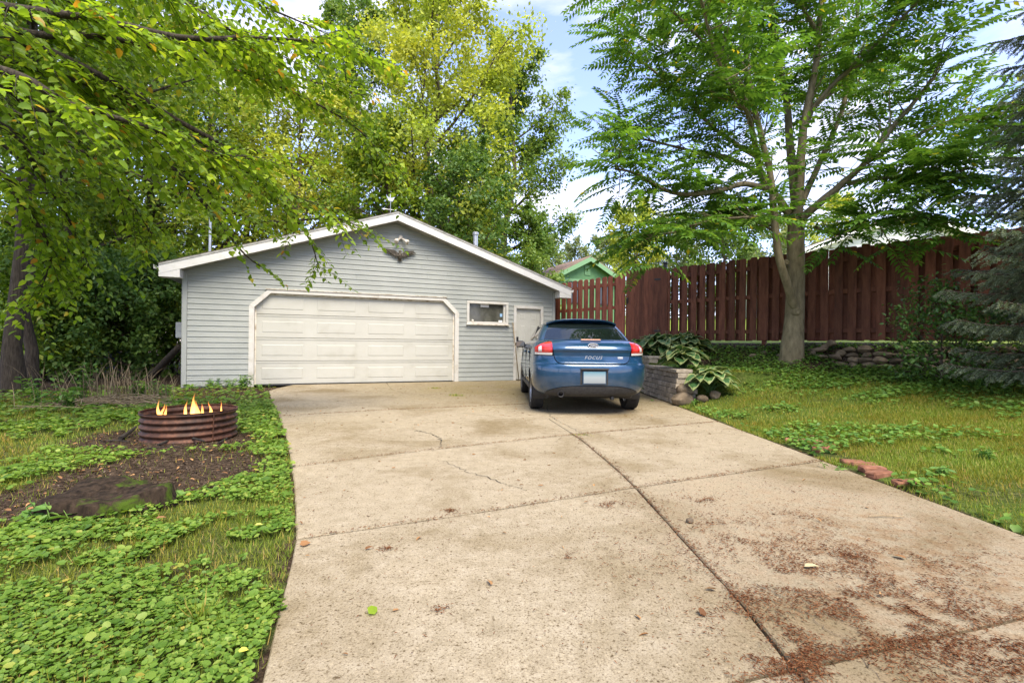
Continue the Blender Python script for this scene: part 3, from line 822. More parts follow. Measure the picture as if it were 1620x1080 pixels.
# roof
for s, nm in ((-1, 'roof_slope'), (1, 'roof_slope')):
    xe = MID + s * (MID + OV); ze = roof_z(xe)
    m_ = MB(); t = .022
    m_.prism([(MID, RIDGE + t), (xe, ze + t), (xe, ze - .02), (MID, RIDGE - .02)], -OVF - .02, GA_L + .3)
    ro = m_.build(nm, M['shingle'], garage)
    for kk in range(13):                          # shingle courses, each lapping the one below
        f0, f1 = kk / 13, (kk + 1.12) / 13
        xa, xb = MID + s * (MID + OV + .02) * (1 - f0), MID + s * (MID + OV) * max(0, 1 - f1)
        za, zb = roof_z(xa) + t, roof_z(xb) + t
        c_ = MB(); c_.prism([(xa, za + .016), (xb, zb + .006), (xb, zb + .001), (xa, za + .002)], -OVF - .03, GA_L + .31)
        c_.build('shingle_course', M['shingle'], ro)
    f_ = MB(); f_.prism([(MID, RIDGE - .022), (xe, ze - .022), (xe, ze - .20), (MID, RIDGE - .20)], -OVF - .022, -OVF)
    f_.build('barge_board', M['fascia'], garage)
    f_ = MB(); f_.prism([(MID, RIDGE + .018), (xe, ze + .018), (xe, ze - .021), (MID, RIDGE - .021)], -OVF - .032, -OVF - .021)
    f_.build('drip_edge', M['soffit'], garage)
    f_ = MB(); f_.prism([(MID, RIDGE - .185), (xe, ze - .185), (xe, ze - .168), (MID, RIDGE - .168)], -OVF + .002, -.022)
    f_.build('rake_soffit', M['soffit'], garage)
    e_ = MB(); e_.box((xe - s * .012, GA_L / 2, ze - .115), (.024, GA_L + .62, .19)); e_.build('eave_fascia', M['fascia'], garage)
    x1 = 0 if s < 0 else GA_W
    e_ = MB(); e_.box(((xe + x1) / 2, GA_L / 2 + .15, ze - .205), (OV - .03, GA_L + .2, .018)); e_.build('eave_soffit', M['soffit'], garage)
    r_ = MB(); r_.prism([(xe - s * .001, ze - .2), (x1 - s * .015, roof_z(x1 - s * .015) - .2), (x1 - s * .015, ze - .255), (xe - s * .001, ze - .255)] if s < 0 else
                       [(xe, ze - .2), (x1 - .015, roof_z(x1 - .015) - .2), (x1 - .015, ze - .255), (xe, ze - .255)], -OVF - .018, -.03)
    r_.build('eave_return', M['fascia'], garage)
    gt = MB(); xg = xe + s * .052
    gt.prism([(xg - .05, ze - .01), (xg - .045, ze - .09), (xg + .03, ze - .09), (xg + .055, ze - .01), (xg + .047, ze - .01), (xg + .025, ze - .082), (xg - .04, ze - .082), (xg - .044, ze - .01)], -OVF + .02, GA_L + .25)
    gt.build('gutter', M['fascia'], garage)
# big door: four sections of four raised panels
gd = MB(); gd.box(((DL + DR) / 2, .105, DT / 2 - .01), (DR - DL, .03, DT + .02)); door = gd.build('garage_door', M['door_white'], garage)
SH = DT / 4 + .012
for r in range(4):
    m_ = MB(); z0 = r * SH + .008
    m_.box(((DL + DR) / 2, .075, z0 + SH / 2), (DR - DL - .01, .03, SH - .012), .006)
    for rz in (.028, .046): m_.box(((DL + DR) / 2, .058, z0 + SH - rz), (DR - DL - .012, .006, .008))
    m_.build('door_section', M['door_white'], door)
    for c in range(4):
        pw = (DR - DL) / 4
        xc, zc = DL + pw * (c + .5), z0 + SH * .47
        hx, hz, bx_ = pw * .40, SH * .30, .035
        p_ = MB()
        y0 = .0595
        fr = [(-hx, -hz), (hx, -hz), (hx, hz), (-hx, hz)]
        rings = [(1.0, 0, y0), (1.0, -.014, y0 + .012), (1.0, -.035, y0 + .002), (1.0, -.045, y0 - .006)]
        vv = []
        for (_, ins, yy) in rings:
            for (a, b_) in fr: vv.append((xc + a + math.copysign(-ins, -a) * -1 * -1 if False else xc + math.copysign(abs(a) + ins, a), yy, zc + math.copysign(abs(b_) + ins, b_)))
        ff = []
        for j in range(3):
            for q in range(4): ff.append((j * 4 + q, j * 4 + (q + 1) % 4, (j + 1) * 4 + (q + 1) % 4, (j + 1) * 4 + q))
        ff.append((12, 13, 14, 15))
        p_.add(vv, ff); p_.build('door_panel', M['door_white'], door)
gs = MB(); gs.box(((DL + DR) / 2, .06, .006), (DR - DL, .03, .014)); gs.build('bottom_seal', M['black'], door)
# trim of the big door: posts, cut corners, header with a drip cap
def bar(name, a, b_, wd, y0, y1, mat, par=garage):
    a, b_ = np.array(a, float), np.array(b_, float); t = unit(b_ - a); n_ = np.array([-t[1], t[0]]) * wd / 2
    m_ = MB(); m_.prism([tuple(a - n_), tuple(b_ - n_), tuple(b_ + n_), tuple(a + n_)], y0, y1); return m_.build(name, mat, par)
tz = DT - CH + .03
bar('door_trim', (DL - .055, -.04), (DL - .055, tz), .11, -.032, .10, M['white_paint']); bar('door_trim', (DR + .055, -.04), (DR + .055, tz), .11, -.032, .10, M['white_paint'])
bar('door_trim', (DL - .06, tz - .02), (DL + CH - .03, DT + .035), .10, -.036, .10, M['white_paint']); bar('door_trim', (DR + .06, tz - .02), (DR - CH + .03, DT + .035), .10, -.036, .10, M['white_paint'])
bar('door_header', (DL + CH - .06, DT + .045), (DR - CH + .06, DT + .045), .085, -.034, .10, M['white_paint']); bar('drip_cap', (DL + CH - .1, DT + .096), (DR - CH + .1, DT + .096), .014, -.055, .0, M['dirty_trim'])
bar('weather_strip', (DL + .02, 0), (DL + .02, tz), .035, .045, .058, M['dirty_trim']); bar('weather_strip', (DR - .02, 0), (DR - .02, tz), .035, .045, .058, M['dirty_trim'])
bar('weather_strip', (DL + CH - .1, DT - .015), (DR - CH + .1, DT - .015), .04, .03, .055, M['dirty_trim'])
# small slider window
wx0, wx1, wz0, wz1 = WIN
wf = MB()
for (cx_, cz_, dx_, dz_) in (((wx0 + wx1) / 2, wz0 + .035, wx1 - wx0, .07), ((wx0 + wx1) / 2, wz1 - .035, wx1 - wx0, .07), (wx0 + .035, (wz0 + wz1) / 2, .07, wz1 - wz0 - .141), (wx1 - .035, (wz0 + wz1) / 2, .07, wz1 - wz0 - .141)):
    wf.box((cx_, .01, cz_), (dx_, .10, dz_), .006)
wf.box((wx1 - .105, .025, (wz0 + wz1) / 2), (.06, .05, wz1 - wz0 - .145), .004)
win = wf.build('window', M['white_paint'], garage)
sl_ = MB(); sl_.box(((wx0 + wx1) / 2, -.06, wz0 - .012), (wx1 - wx0 + .04, .05, .024), .004); sl_.build('window_sill', M['dirty_trim'], win)
gl = MB(); gl.box(((wx0 + wx1) / 2, .05, (wz0 + wz1) / 2), (wx1 - wx0 - .12, .008, wz1 - wz0 - .12)); gl.build('window_pane', M['window_glass'], win)
st = MB(); st.box((wx0 + .53, .043, wz1 - .115), (.24, .004, .075)); st.build('paper_notice', M['paper'], win)
st = MB(); st.box((wx1 - .19, .043, wz0 + .27), (.07, .004, .09)); st.build('sticker', M['blue_print'], win)
st = MB(); st.box((wx1 - .21, .043, wz0 + .10), (.11, .004, .05)); st.build('sticker', M['paper'], win)
st = MB(); st.lathe([(.0, 0), (.03, 0), (.035, .03), (.02, .05), (.0, .055)], 10, (wx0 + .18, .03, wz0 + .072)); st.build('jar', M['lamp_white'], win, smooth=True)
# entry door with six panels
ex0, ex1, ez0, ez1 = ENT
for (a, b_) in (((ex0 + .04, -.03), (ex0 + .04, ez1)), ((ex1 - .04, -.03), (ex1 - .04, ez1))): bar('entry_trim', a, b_, .078, -.03, .08, M['white_paint'])
bar('entry_trim', (ex0 + .08, ez1 - .04), (ex1 - .08, ez1 - .04), .078, -.03, .08, M['white_paint'])
ed = MB(); ed.box(((ex0 + ex1) / 2, .06, (ez1 - .08) / 2 + .01), (ex1 - ex0 - .165, .04, ez1 - .10)); entry = ed.build('entry_door', M['door_white'], garage)
dw = ex1 - ex0 - .165
for (zc, hz) in ((1.80, .11), (1.28, .30), (.47, .31)):
    for s in (-1, 1):
        xc = (ex0 + ex1) / 2 + s * dw * .22; hx = dw * .14
        p_ = MB(); vv = []
        for (ins, yy) in ((0, .0395), (-.012, .050), (-.03, .042), (-.04, .036)):
            for (a, b_) in ((-hx, -hz), (hx, -hz), (hx, hz), (-hx, hz)): vv.append((xc + math.copysign(abs(a) + ins, a), yy, zc + math.copysign(abs(b_) + ins, b_)))
        ff = [(j * 4 + q, j * 4 + (q + 1) % 4, (j + 1) * 4 + (q + 1) % 4, (j + 1) * 4 + q) for j in range(3) for q in range(4)] + [(12, 13, 14, 15)]
        p_.add(vv, ff); p_.build('door_panel', M['door_white'], entry)
h_ = MB(); h_.box((ex0 + .135, .03, 1.16), (.065, .025, .13), .006); h_.build('keypad_lock', M['black'], entry)
h_ = MB(); h_.lathe([(.0, .04), (.03, .04), (.03, .03), (.012, .026), (.012, 0), (.03, -.012), (.028, -.035), (.0, -.042)], 14, (ex0 + .135, 0, .97), axis='y'); h_.build('door_knob', M['brass'], entry, smooth=True)
h_ = MB(); h_.box(((ex0 + ex1) / 2, .02, -.01), (ex1 - ex0 - .16, .08, .03)); h_.build('threshold', M['black'], entry)
# twin flood light under the peak
fl = MB(); fl.lathe([(0, -.03), (.05, -.03), (.055, -.005), (.055, .0)], 14, (MID + .12, -.03, 3.72), axis='y'); lamp = fl.build('flood_light', M['lamp_white'], garage, smooth=True)
for s in (-1, 1):
    b_ = MB()
    v_, f_ = tube([(MID + .12, -.05, 3.70), (MID + .12 + s * .05, -.10, 3.66), (MID + .12 + s * .10, -.16, 3.615), (MID + .12 + s * .14, -.21, 3.575), (MID + .12 + s * .15, -.222, 3.565)], [.018, .024, .034, .062, .050], 12)
    b_.add(v_, [tuple(q) for q in f_]); b_.f.append(tuple(range(48, 60))); b_.m.append(0)
    b_.build('lamp_head', M['lamp_white'], lamp, smooth=True)
# spread-winged eagle plaque
ex, ez = MID + .10, 3.27
eg = MB()
eg.lathe([(0, -.13), (.03, -.12), (.055, -.07), (.058, -.01), (.04, .04), (.028, .06), (.032, .08), (.02, .105), (0, .11)], 12, (ex, -.06, ez))
eg.prism([(ex + .015, ez + .10), (ex + .055, ez + .075), (ex + .018, ez + .065)], -.09, -.06)
eg.prism([(ex - .04, ez - .10), (ex + .04, ez - .10), (ex + .06, ez - .15), (ex, ez - .165), (ex - .06, ez - .15)], -.06, -.03)
eagle = eg.build('eagle_plaque', M['bronze'], garage, angle=40)
for s in (-1, 1):
    w_ = MB()
    w_.prism([(ex + s * .03, ez + .02), (ex + s * .14, ez + .105), (ex + s * .36, ez + .125), (ex + s * .32, ez + .075), (ex + s * .12, ez - .045), (ex + s * .04, ez - .06)], -.085, -.045)
    for q in range(6):
        t = q / 5; a = np.array([ex + s * (.33 - .24 * t), ez + .09 - .11 * t]); d = unit(np.array([s * .75 - s * .45 * t, -.35 - .4 * t])) * (.085 - .02 * t)
        n2 = np.array([-d[1], d[0]]) * .16
        w_.prism([tuple(a - n2), tuple(a + d * .8 - n2), tuple(a + d), tuple(a + d * .8 + n2), tuple(a + n2)], -.075 - .003 * (q % 2), -.055)
    w_.build('wing', M['bronze'], eagle)
# vent stack, mast and weathervane on the roof
def roof_at(x, y): return roof_z(x) + .03
vx, vy = 7.15, 1.3
vt = MB(); vt.lathe([(.075, -.1), (.075, .84), (.10, .845), (.10, .91), (.06, .94), (0, .945)], 18, (vx, vy, roof_at(vx, vy))); vt.build('vent_stack', M['steel'], garage, angle=35)
vt = MB(); vt.tube([(.42, .5, roof_at(.42, 0) - .1), (.42, .5, roof_at(.42, 0) + .98)], .028, 10); vt.lathe([(.035, 0), (.035, .05), (0, .055)], 10, (.42, .5, roof_at(.42, 0) + .98)); vt.build('mast_pipe', M['steel'], garage, angle=35)
wv = MB(); wz = RIDGE + .05
wv.tube([(MID, 1.0, wz - .1), (MID, 1.0, wz + .62)], .010, 6); wv.tube([(MID - .16, 1.0, wz + .36), (MID + .16, 1.0, wz + .36)], .007, 6)
wv.prism([(MID - .05, wz + .60), (MID - .12, wz + .74), (MID - .03, wz + .68), (MID, wz + .80), (MID + .03, wz + .68), (MID + .12, wz + .72), (MID + .05, wz + .58)], .992, 1.008)
wv.prism([(MID - .16, wz + .33), (MID - .24, wz + .36), (MID - .16, wz + .39)], .994, 1.006)
wv.build('weathervane', M['steel'], garage)
mb_ = MB(); mb_.box((-.13, .55, 1.25), (.18, .26, .36), .012); mb_.lathe([(.07, 0), (.07, .05), (.05, .08), (0, .085)], 14, (-.13, .41, 1.30), axis='y'); mb_.build('meter_box', M['meter_grey'], garage)
# thin pole leaning beside the entry door
x_, y_ = ga_world(7.93, -.32); x2, y2 = ga_world(7.84, -.045)
pl = MB(); pl.tube([(0, 0, 0), (x2 - x_, y2 - y_, 1.62)], .013, 8); o = pl.build('leaning_pole', M['deadwood'], None, True, loc=(x_, y_, float(drive_z(x_, y_)) + .003))
tag(o, 'thin wooden pole leaning against the frame of the entry door', 'pole')

# ------------------------------------------------------------------ fences and gate
def board_mesh(w, h, t, name='board', mat=None):
    c = w * .2
    b = MB(); b.prism([(-w / 2, 0), (w / 2, 0), (w / 2, h - c), (w / 2 - c * .35, h - c * .3), (w / 2 - c, h), (-w / 2 + c, h), (-w / 2 + c * .35, h - c * .3), (-w / 2, h - c)], -t / 2, t / 2)
    return b.mesh(name, mat or M['fence'])
def fence_run(name, label, A, B, zb, zt, npost, step, seed, front=-1, mat=None):
    mat = mat or M['fence']
    r = random.Random(seed)
    A, B = np.array(A), np.array(B); Ln = np.linalg.norm(B - A); d = (B - A) / Ln
    rz = math.atan2(d[1], d[0])
    root = empty(name, (A[0], A[1], zb), rz); tag(root, label, 'fence')
    H = zt - zb; bm = [board_mesh(.142, H + e, .019, 'board', mat) for e in (0, .012, -.01)]
    for s in (front, -front):
        x = .09 + (0 if s == front else step / 2)
        while x < Ln - .05:
            link('board', r.choice(bm), root, (x + r.uniform(-.006, .006), s * .047, r.uniform(-.012, .008)), (r.uniform(-.008, .008), r.uniform(-.006, .006), 0))
            x += step
    for zr in (.20, .98, 1.62):
        b = MB(); b.box((Ln / 2, 0, zr * H / 1.85), (Ln, .072, .088), .004); b.build('rail', mat, root)
    for k in range(npost):
        x = Ln * k / max(1, npost - 1)
        b = MB(); b.box((0, 0, (H - .55) / 2), (.085, .09, H + .45), .006); po = b.build('post', mat, root, loc=(x, 0, 0))
        b = MB(); b.box((0, front * .070, H / 2), (.20, .02, H - .01), .004); b.build('cover_board', mat, root, loc=(x, 0, 0))
        b = MB(); b.box((0, 0, H - .04), (.088, .11, .02), .004); b.build('post_cap', M['fence'], po)
    return root
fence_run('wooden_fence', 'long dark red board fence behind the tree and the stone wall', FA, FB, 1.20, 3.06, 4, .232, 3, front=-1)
GT0, GT1 = np.array([3.08, 13.02]), np.array([3.90, 12.47])
fence_run('wooden_fence', 'short sunlit red fence between the garage corner and the gate', (1.42, 15.1), (3.02, 13.10), 1.12, 2.98, 2, .232, 5, front=-1, mat=M['fence_sunlit'])
gd_ = unit(GT1 - GT0); gl_ = np.linalg.norm(GT1 - GT0)
gate = empty('garden_gate', (GT0[0], GT0[1], 1.17), math.atan2(gd_[1], gd_[0])); tag(gate, 'solid dark red plank gate with black latch between two fences', 'gate')
n_ = 8; bw = (gl_ - .01) / n_
gm = board_mesh(bw - .004, 1.93, .02)
for k in range(n_): link('board', gm, gate, (bw * (k + .5) + .005, -.02, random.uniform(-.008, .008)))
for zr in (.25, 1.0, 1.65):
    b = MB(); b.box((gl_ / 2, .015, zr), (gl_ - .04, .04, .09), .004); b.build('rail', M['fence'], gate)
b = MB(); b.box((.05, -.042, 1.10), (.05, .02, .16), .004); b.tube([(.05, -.06, 1.05), (.05, -.09, 1.08), (.05, -.09, 1.14), (.05, -.06, 1.17)], .009, 6); b.build('latch', M['black'], gate)
for zr in (.28, 1.62):
    b = MB(); b.box((gl_ - .10, -.036, zr), (.22, .012, .045), .003); b.tube([(gl_ + .015, -.03, zr - .06), (gl_ + .015, -.03, zr + .06)], .014, 8); b.build('hinge', M['black'], gate)
b = MB(); b.box((gl_ + .06, .0, .90), (.09, .09, 2.2), .006); b.box((gl_ + .06, 0, 2.03), (.11, .11, .05), .01); b.build('gate_post', M['black'], gate)

# ------------------------------------------------------------------ retaining wall of split-face blocks beside the car
def ret_wall(name, label, x0, ya, yb, courses, zbase, seed):
    r = random.Random(seed)
    root = empty(name, (x0, ya, zbase)); tag(root, label, 'wall')
    ch = .098
    meshes = []
    for w in (.17, .21, .25):
        for v in range(2):
            b = MB(); b.box((0, 0, 0), (.20, w - .011, ch - .009), .006); me = b.mesh('block', M['block'])
            for q in me.vertices: q.co += Vector((r.uniform(-.006, .006), r.uniform(-.004, .004), r.uniform(-.003, .003)))
            meshes.append((w, me))
    for c in range(courses):
        y = r.uniform(-.06, 0)
        while y < yb - ya:
            w, me = r.choice(meshes)
            link('block', me, root, (.10 + c * .012 + r.uniform(-.006, .006), y + w / 2, ch * (c + .5)), (0, 0, r.uniform(-.03, .03)))
            y += w
        x = .21                                    # short return of the near end
        while x < .26:
            w, me = r.choice(meshes)
            link('block', me, root, (x + w / 2, .10 + c * .012, ch * (c + .5)), (0, 0, R(90) + r.uniform(-.03, .03)))
            x += w
    y = -.04
    zc = ch * courses + .032
    while y < yb - ya:
        w = r.choice((.30, .24, .28))
        b = MB(); b.box((0, 0, 0), (.30, w - .008, .062), .008); b.build('cap_stone', M['block'], root, loc=(.115 + courses * .012 + r.uniform(-.008, .008), y + w / 2, zc), rot=(0, 0, r.uniform(-.02, .02)))
        y += w
    for k_ in range(0):
        b = MB(); b.box((0, 0, 0), (.24, .30, .062), .008); b.build('cap_stone', M['block'], root, loc=(.44 + .245 * k_, .09, zc), rot=(0, 0, r.uniform(-.02, .02)))
    return root
ret_wall('retaining_wall', 'lower tan block retaining wall with flat caps beside the car', 2.95, 8.75, 10.70, 6, -.02, 11)
ret_wall('retaining_wall', 'upper tan block retaining wall behind the lower one', 2.98, 10.78, 13.1, 8, -.02, 12)

def stone_mesh(seed, sx, sy, sz, mat, lump=.2):
    r = np.random.default_rng(seed)
    bm = bmesh.new(); bmesh.ops.create_icosphere(bm, subdivisions=2, radius=.5)
    dirs = rand_dir(9, r); offs = r.uniform(.30, .5, 9)
    for v in bm.verts:
        p = np.array(v.co)
        for d, o in zip(dirs, offs):
            h = p @ d
            if h > o: p = p - d * (h - o) * .85
        p = p * (1 + r.normal(0, .02))
        v.co = p * np.array((sx, sy, sz))
    me = bpy.data.meshes.new('stone'); bm.to_mesh(me); bm.free()
    me.materials.append(mat); me.polygons.foreach_set('use_smooth', [True] * len(me.polygons))
    sharp(me, 32)
    return me
# dry-laid fieldstone wall at the foot of the fence
sw = empty('fieldstone_wall', (5.9, 9.7, 1.0)); tag(sw, 'low dry stacked fieldstone wall at the foot of the red fence', 'wall')
stm = [stone_mesh(40 + k, *s_, M['stone']) for k, s_ in enumerate([(.34, .24, .14), (.26, .22, .16), (.40, .26, .11), (.22, .2, .15), (.30, .24, .12), (.18, .18, .13)])]
rs = random.Random(4)
def foot(s, off):                        # along the fence, off metres in front of it
    q = FA + FDIR * s - FNRM * off
    return q
for row in range(4):
    s = 3.45 + row * .1
    while s < 6.4:
        q = foot(s, .30 + .07 * (3 - row) + rs.uniform(-.03, .04)); w = rs.uniform(.2, .36)
        z = float(land(*foot(max(s, 3.2), .62))) + .0 + row * .105
        if row == 3 and rs.random() < .25: s += w; continue
        link('stone', rs.choice(stm), sw, (q[0] - 5.9, q[1] - 9.7, z + .05 - 1.0), (rs.uniform(-.2, .2), rs.uniform(-.2, .2), rs.uniform(-.5, .5) + math.atan2(FDIR[1], FDIR[0])), (rs.uniform(.85, 1.2),) * 3)
        s += w * .86
for k in range(14):                      # loose ones tumbled in front
    q = foot(rs.uniform(2.2, 6.2), rs.uniform(.35, .9)); link('stone', rs.choice(stm), sw, (q[0] - 5.9, q[1] - 9.7, float(land(q[0], q[1])) + .02 - 1.0), (0, 0, rs.uniform(0, 6)), (rs.uniform(.6, .95),) * 3)
# boulders closing the end of the block wall
for k, (px, py, s_, lab) in enumerate([(1078, 632, (.40, .34, .30), 'rounded grey boulder at the near end of the block wall'), (1107, 635, (.26, .24, .16), 'small tan boulder half sunk in leaves below the variegated plant'), (1128, 629, (.24, .22, .17), 'brownish rock to the right of the other edge boulders'), (1075, 617, (.34, .30, .24), 'tan boulder resting above the rounded grey one')]):
    q = [V3(3.03, 8.52, 0), V3(3.33, 8.38, 0), V3(3.58, 8.48, .02), V3(3.12, 8.62, 0)][k]
    o = link('boulder', stone_mesh(70 + k, *s_, M['stone']), None, (q[0], q[1], s_[2] * .30 + (.20 if k == 3 else float(land(q[0], q[1])))), (0, 0, k)); tag(o, lab, 'rock')
# brick edging let into the lawn edge
be = empty('brick_edging', (XR + .1, 4.4, 0)); tag(be, 'row of old red bricks let into the lawn edge', 'bricks')
bmsh = []
for v in range(3):
    b = MB(); b.box((0, 0, 0), (.20, .095, .06), .012); me = b.mesh('brick', M['brick'])
    for q in me.vertices: q.co += Vector([random.uniform(-.005, .005) for _ in range(3)])
    bmsh.append(me)
for k, (px, py) in enumerate([(1258, 700), (1285, 703), (1305, 708), (1290, 696), (1365, 738), (1380, 747), (1350, 735), (1390, 754), (1436, 768), (1300, 714)]):
    q = G(px, py); link('brick', bmsh[k % 3], be, (max(q[0], XR + .05) - be.location.x, q[1] - 4.4, .010 + .012 * (k % 2)), (random.uniform(-.06, .06), random.uniform(-.06, .06), random.uniform(-.5, .5)))

# ------------------------------------------------------------------ neighbouring houses
def house(name, label, loc, rz, w, ln, eave, rise, wall, roof, trim, ov=.45, plank=.2, planks=True):
    root = empty(name, loc, rz); tag(root, label, 'house')
    b = MB(); b.prism([(-w / 2, 0), (w / 2, 0), (w / 2, eave), (0, eave + rise), (-w / 2, eave)], 0, ln); b.build('wall', wall, root)
    sl = rise / (w / 2)
    for s in (-1, 1):
        xe = s * (w / 2 + ov); ze = eave - ov * sl
        b = MB(); b.prism([(0, eave + rise + .04), (xe, ze + .04), (xe, ze + .16), (0, eave + rise + .16)], -ov, ln + ov); b.build('roof_slope', roof, root)
        b = MB(); b.prism([(0, eave + rise - .16), (xe, ze - .16), (xe, ze + .10), (0, eave + rise + .10)], -ov - .03, -ov - .002); b.build('barge_board', trim, root)
        b = MB(); b.box((xe + s * .012, ln / 2, ze - .03), (.022, ln + 2 * ov, .22)); b.build('eave_fascia', trim, root)
    if planks:
        z = eave - 1.2
        while z < eave + rise - .12:
            half = w / 2 if z < eave else (eave + rise - z) / sl
            h2 = w / 2 if z + plank < eave else max(.05, (eave + rise - z - plank) / sl)
            b = MB(); b.add([(-half, -.03, z), (half, -.03, z), (h2, -.006, z + plank), (-h2, -.006, z + plank), (-half, -.002, z), (half, -.002, z)], [(0, 1, 2, 3), (0, 4, 5, 1)]); b.build('siding_plank', wall, root)
            z += plank
    return root
q = P(1432, 400, 24.0)
hw = house('house', 'white clapboard house whose gable rises behind the red fence', (q[0], q[1], 1.1), R(-6), 9.6, 10, 6.0 - 1.1, 1.72, M['house_white'], M['shingle'], M['house_white'], .5, .19)
for x_ in (-2.2, 2.0):
    b = MB(); b.box((x_, -.04, 2.6), (1.1, .06, 1.2)); wi = b.build('window', M['house_white'], hw); b = MB(); b.box((x_, -.075, 2.6), (.95, .01, 1.05)); b.build('pane', M['house_dark_glass'], wi)
q = P(929, 430, 27.0)
hg = house('house', 'green house with a peaked gable and vent behind the gate', (q[0], q[1], 1.0), R(24), 4.6, 9, 4.55 - 1.0 + .15, 1.18, M['house_green'], M['shingle_tan'], M['house_green_trim'], .35, .3, False)
b = MB(); b.box((0, -.03, 4.25), (.34, .04, .5)); b.build('gable_vent', M['house_green_trim'], hg)
for k in range(5):
    b = MB(); b.box((0, -.055, 4.07 + .09 * k), (.28, .02, .03)); b.build('louvre', M['house_green'], hg)
b = MB(); b.box((0, -.02, 3.66), (4.6, .04, .14)); b.build('band_board', M['house_green_trim'], hg)
for k in range(19):
    b = MB(); b.box((-2.2 + .245 * k, -.012, 2.6), (.03, .02, 2.0)); b.build('batten', M['house_green_trim'], hg)
for x_ in (-.85, 1.25):
    b = MB(); b.box((x_, -.03, 2.95), (.95, .05, 1.2)); wi = b.build('window', M['black'], hg); b = MB(); b.box((x_, -.06, 2.95), (.8, .01, 1.05)); b.build('pane', M['house_dark_glass'], wi)
b = MB(); b.lathe([(.10, 0), (.10, .7), (.16, .72), (.16, .8), (0, .82)], 12, (1.6, 3.0, 4.2)); b.build('roof_pipe', M['fascia'], hg)
q = P(868, 446, 38.0)
hb = house('house', 'low far house with a tan roof beyond the garage eave', (q[0], q[1], .6), R(75), 6.5, 8, 4.2, 1.35, M['house_white'], M['shingle_tan'], M['house_white'], .4, .25, False)
b = MB(); b.lathe([(.09, 0), (.09, .9), (.14, .92), (.14, 1.0), (0, 1.02)], 10, (1.0, 2.0, 5.1)); b.build('roof_pipe', M['fascia'], hb)

# ------------------------------------------------------------------ parked car (local: x right, y forward from the rear bumper, z up)
CAR = empty('parked_car', (1.215, 7.06, .0), R(2.0))
tag(CAR, 'metallic blue four door sedan parked with its rear to the camera', 'car')
LV = np.array([  # z, rear face y, half width
    (.285, .16, .74), (.31, .085, .79), (.345, .05, .825), (.42, .018, .868), (.52, .004, .882), (.62, .0, .888), (.70, .002, .889), (.742, .008, .888), (.760, .020, .887), (.772, .075, .886),
    (.79, .098, .885), (.88, .118, .881), (.95, .112, .876), (.978, .094, .872), (.998, .096, .868), (1.04, .125, .855), (1.080, .185, .832), (1.110, .285, .80), (1.132, .42, .765)])
RD, RN, FD, FN = .58, 2.75, .85, 2.7
LEN = 4.45
def lv(z):
    z = np.clip(z, LV[0, 0], LV[-1, 0]); return np.interp(z, LV[:, 0], LV[:, 1]), np.interp(z, LV[:, 0], LV[:, 2])
def rear_y(x, z):
    yc, w = lv(z); a = np.clip(np.abs(x) / w, 0, .9995)
    return yc + RD * (1 - (1 - a ** RN) ** (1 / RN))
def hood(y, z):
    f = sstep(2.75, 4.4, y)
    return np.where(z > .55, .55 + (z - .55) * (1 - .52 * f), z)
def ring_pts(z, yc, w, yf, rd, rn, fd, fn):
    pts = []
    for t in np.linspace(0, 1, 15):
        th = t * math.pi / 2
        pts.append((w * math.sin(th) ** (2 / rn), yc + rd * (1 - max(0, math.cos(th)) ** (2 / rn))))
    y0, y1 = yc + rd, yf - fd
    for t in np.linspace(0, 1, 14)[1:-1]: pts.append((w, y0 + (y1 - y0) * t))
    for t in np.linspace(0, 1, 11):
        th = (1 - t) * math.pi / 2
        pts.append((w * math.sin(th) ** (2 / fn), yf - fd * (1 - max(0, math.cos(th)) ** (2 / fn))))
    half = pts
    full = half + [(-x, y) for (x, y) in half[-2:0:-1]]
    return [(x, y, z) for (x, y) in full]
vv, ff = [], []
for i, (z, yc, w) in enumerate(LV):
    nose = LEN - .02 - .10 * (abs(z - .55) / .4) ** 2 - (.10 if z < .36 else 0)
    r_ = ring_pts(z, yc, w, nose, RD, RN, FD, FN)
    vv += [(x, y, float(hood(y, z))) for (x, y, z) in r_]
NR = len(r_)
for i in range(len(LV) - 1):
    for k in range(NR): ff.append((i * NR + k, i * NR + (k + 1) % NR, (i + 1) * NR + (k + 1) % NR, (i + 1) * NR + k))
ff.append(tuple(range(NR))[::-1])
base = (len(LV) - 1) * NR
prev = base
for sx, sz in ((.88, .008), (.6, .016), (.3, .020)):          # deck / cowl / bonnet crown
    o = len(vv)
    for k in range(NR):
        x, y, z = vv[base + k]; ym = 2.2
        vv.append((x * sx, ym + (y - ym) * (.985 if sx > .8 else .96 if sx > .5 else .94), z + sz))
    for k in range(NR): ff.append((prev + k, prev + (k + 1) % NR, o + (k + 1) % NR, o + k))
    prev = o
ff.append(tuple(prev + k for k in range(NR)))
b = MB(); b.v, b.f, b.m = vv, ff, [0] * len(ff)
body = b.build('body', M['paint'], CAR, smooth=True)
# wheel arches cut out of the body
WB = [(.93, 'rear'), (3.56, 'front')]
cutters = []
for (wy, _) in WB:
    for s in (-1, 1):
        c = MB(); c.lathe([(0, -.22), (.352, -.22), (.352, .30), (0, .30)], 36, (s * .80, wy, .32), axis='x')
        co = c.build('cutter', M['seam']); co.parent = CAR; cutters.append(co)
bpy.context.view_layer.update()
for c in cutters:
    md = body.modifiers.new('arch', 'BOOLEAN'); md.operation = 'DIFFERENCE'; md.solver = 'EXACT'; md.object = c
dg = bpy.context.evaluated_depsgraph_get()
nm_ = bpy.data.meshes.new_from_object(body.evaluated_get(dg), preserve_all_data_layers=True, depsgraph=dg)
body.modifiers.clear(); body.data = nm_
for c in cutters: bpy.data.objects.remove(c)
sharp(body.data, 38)
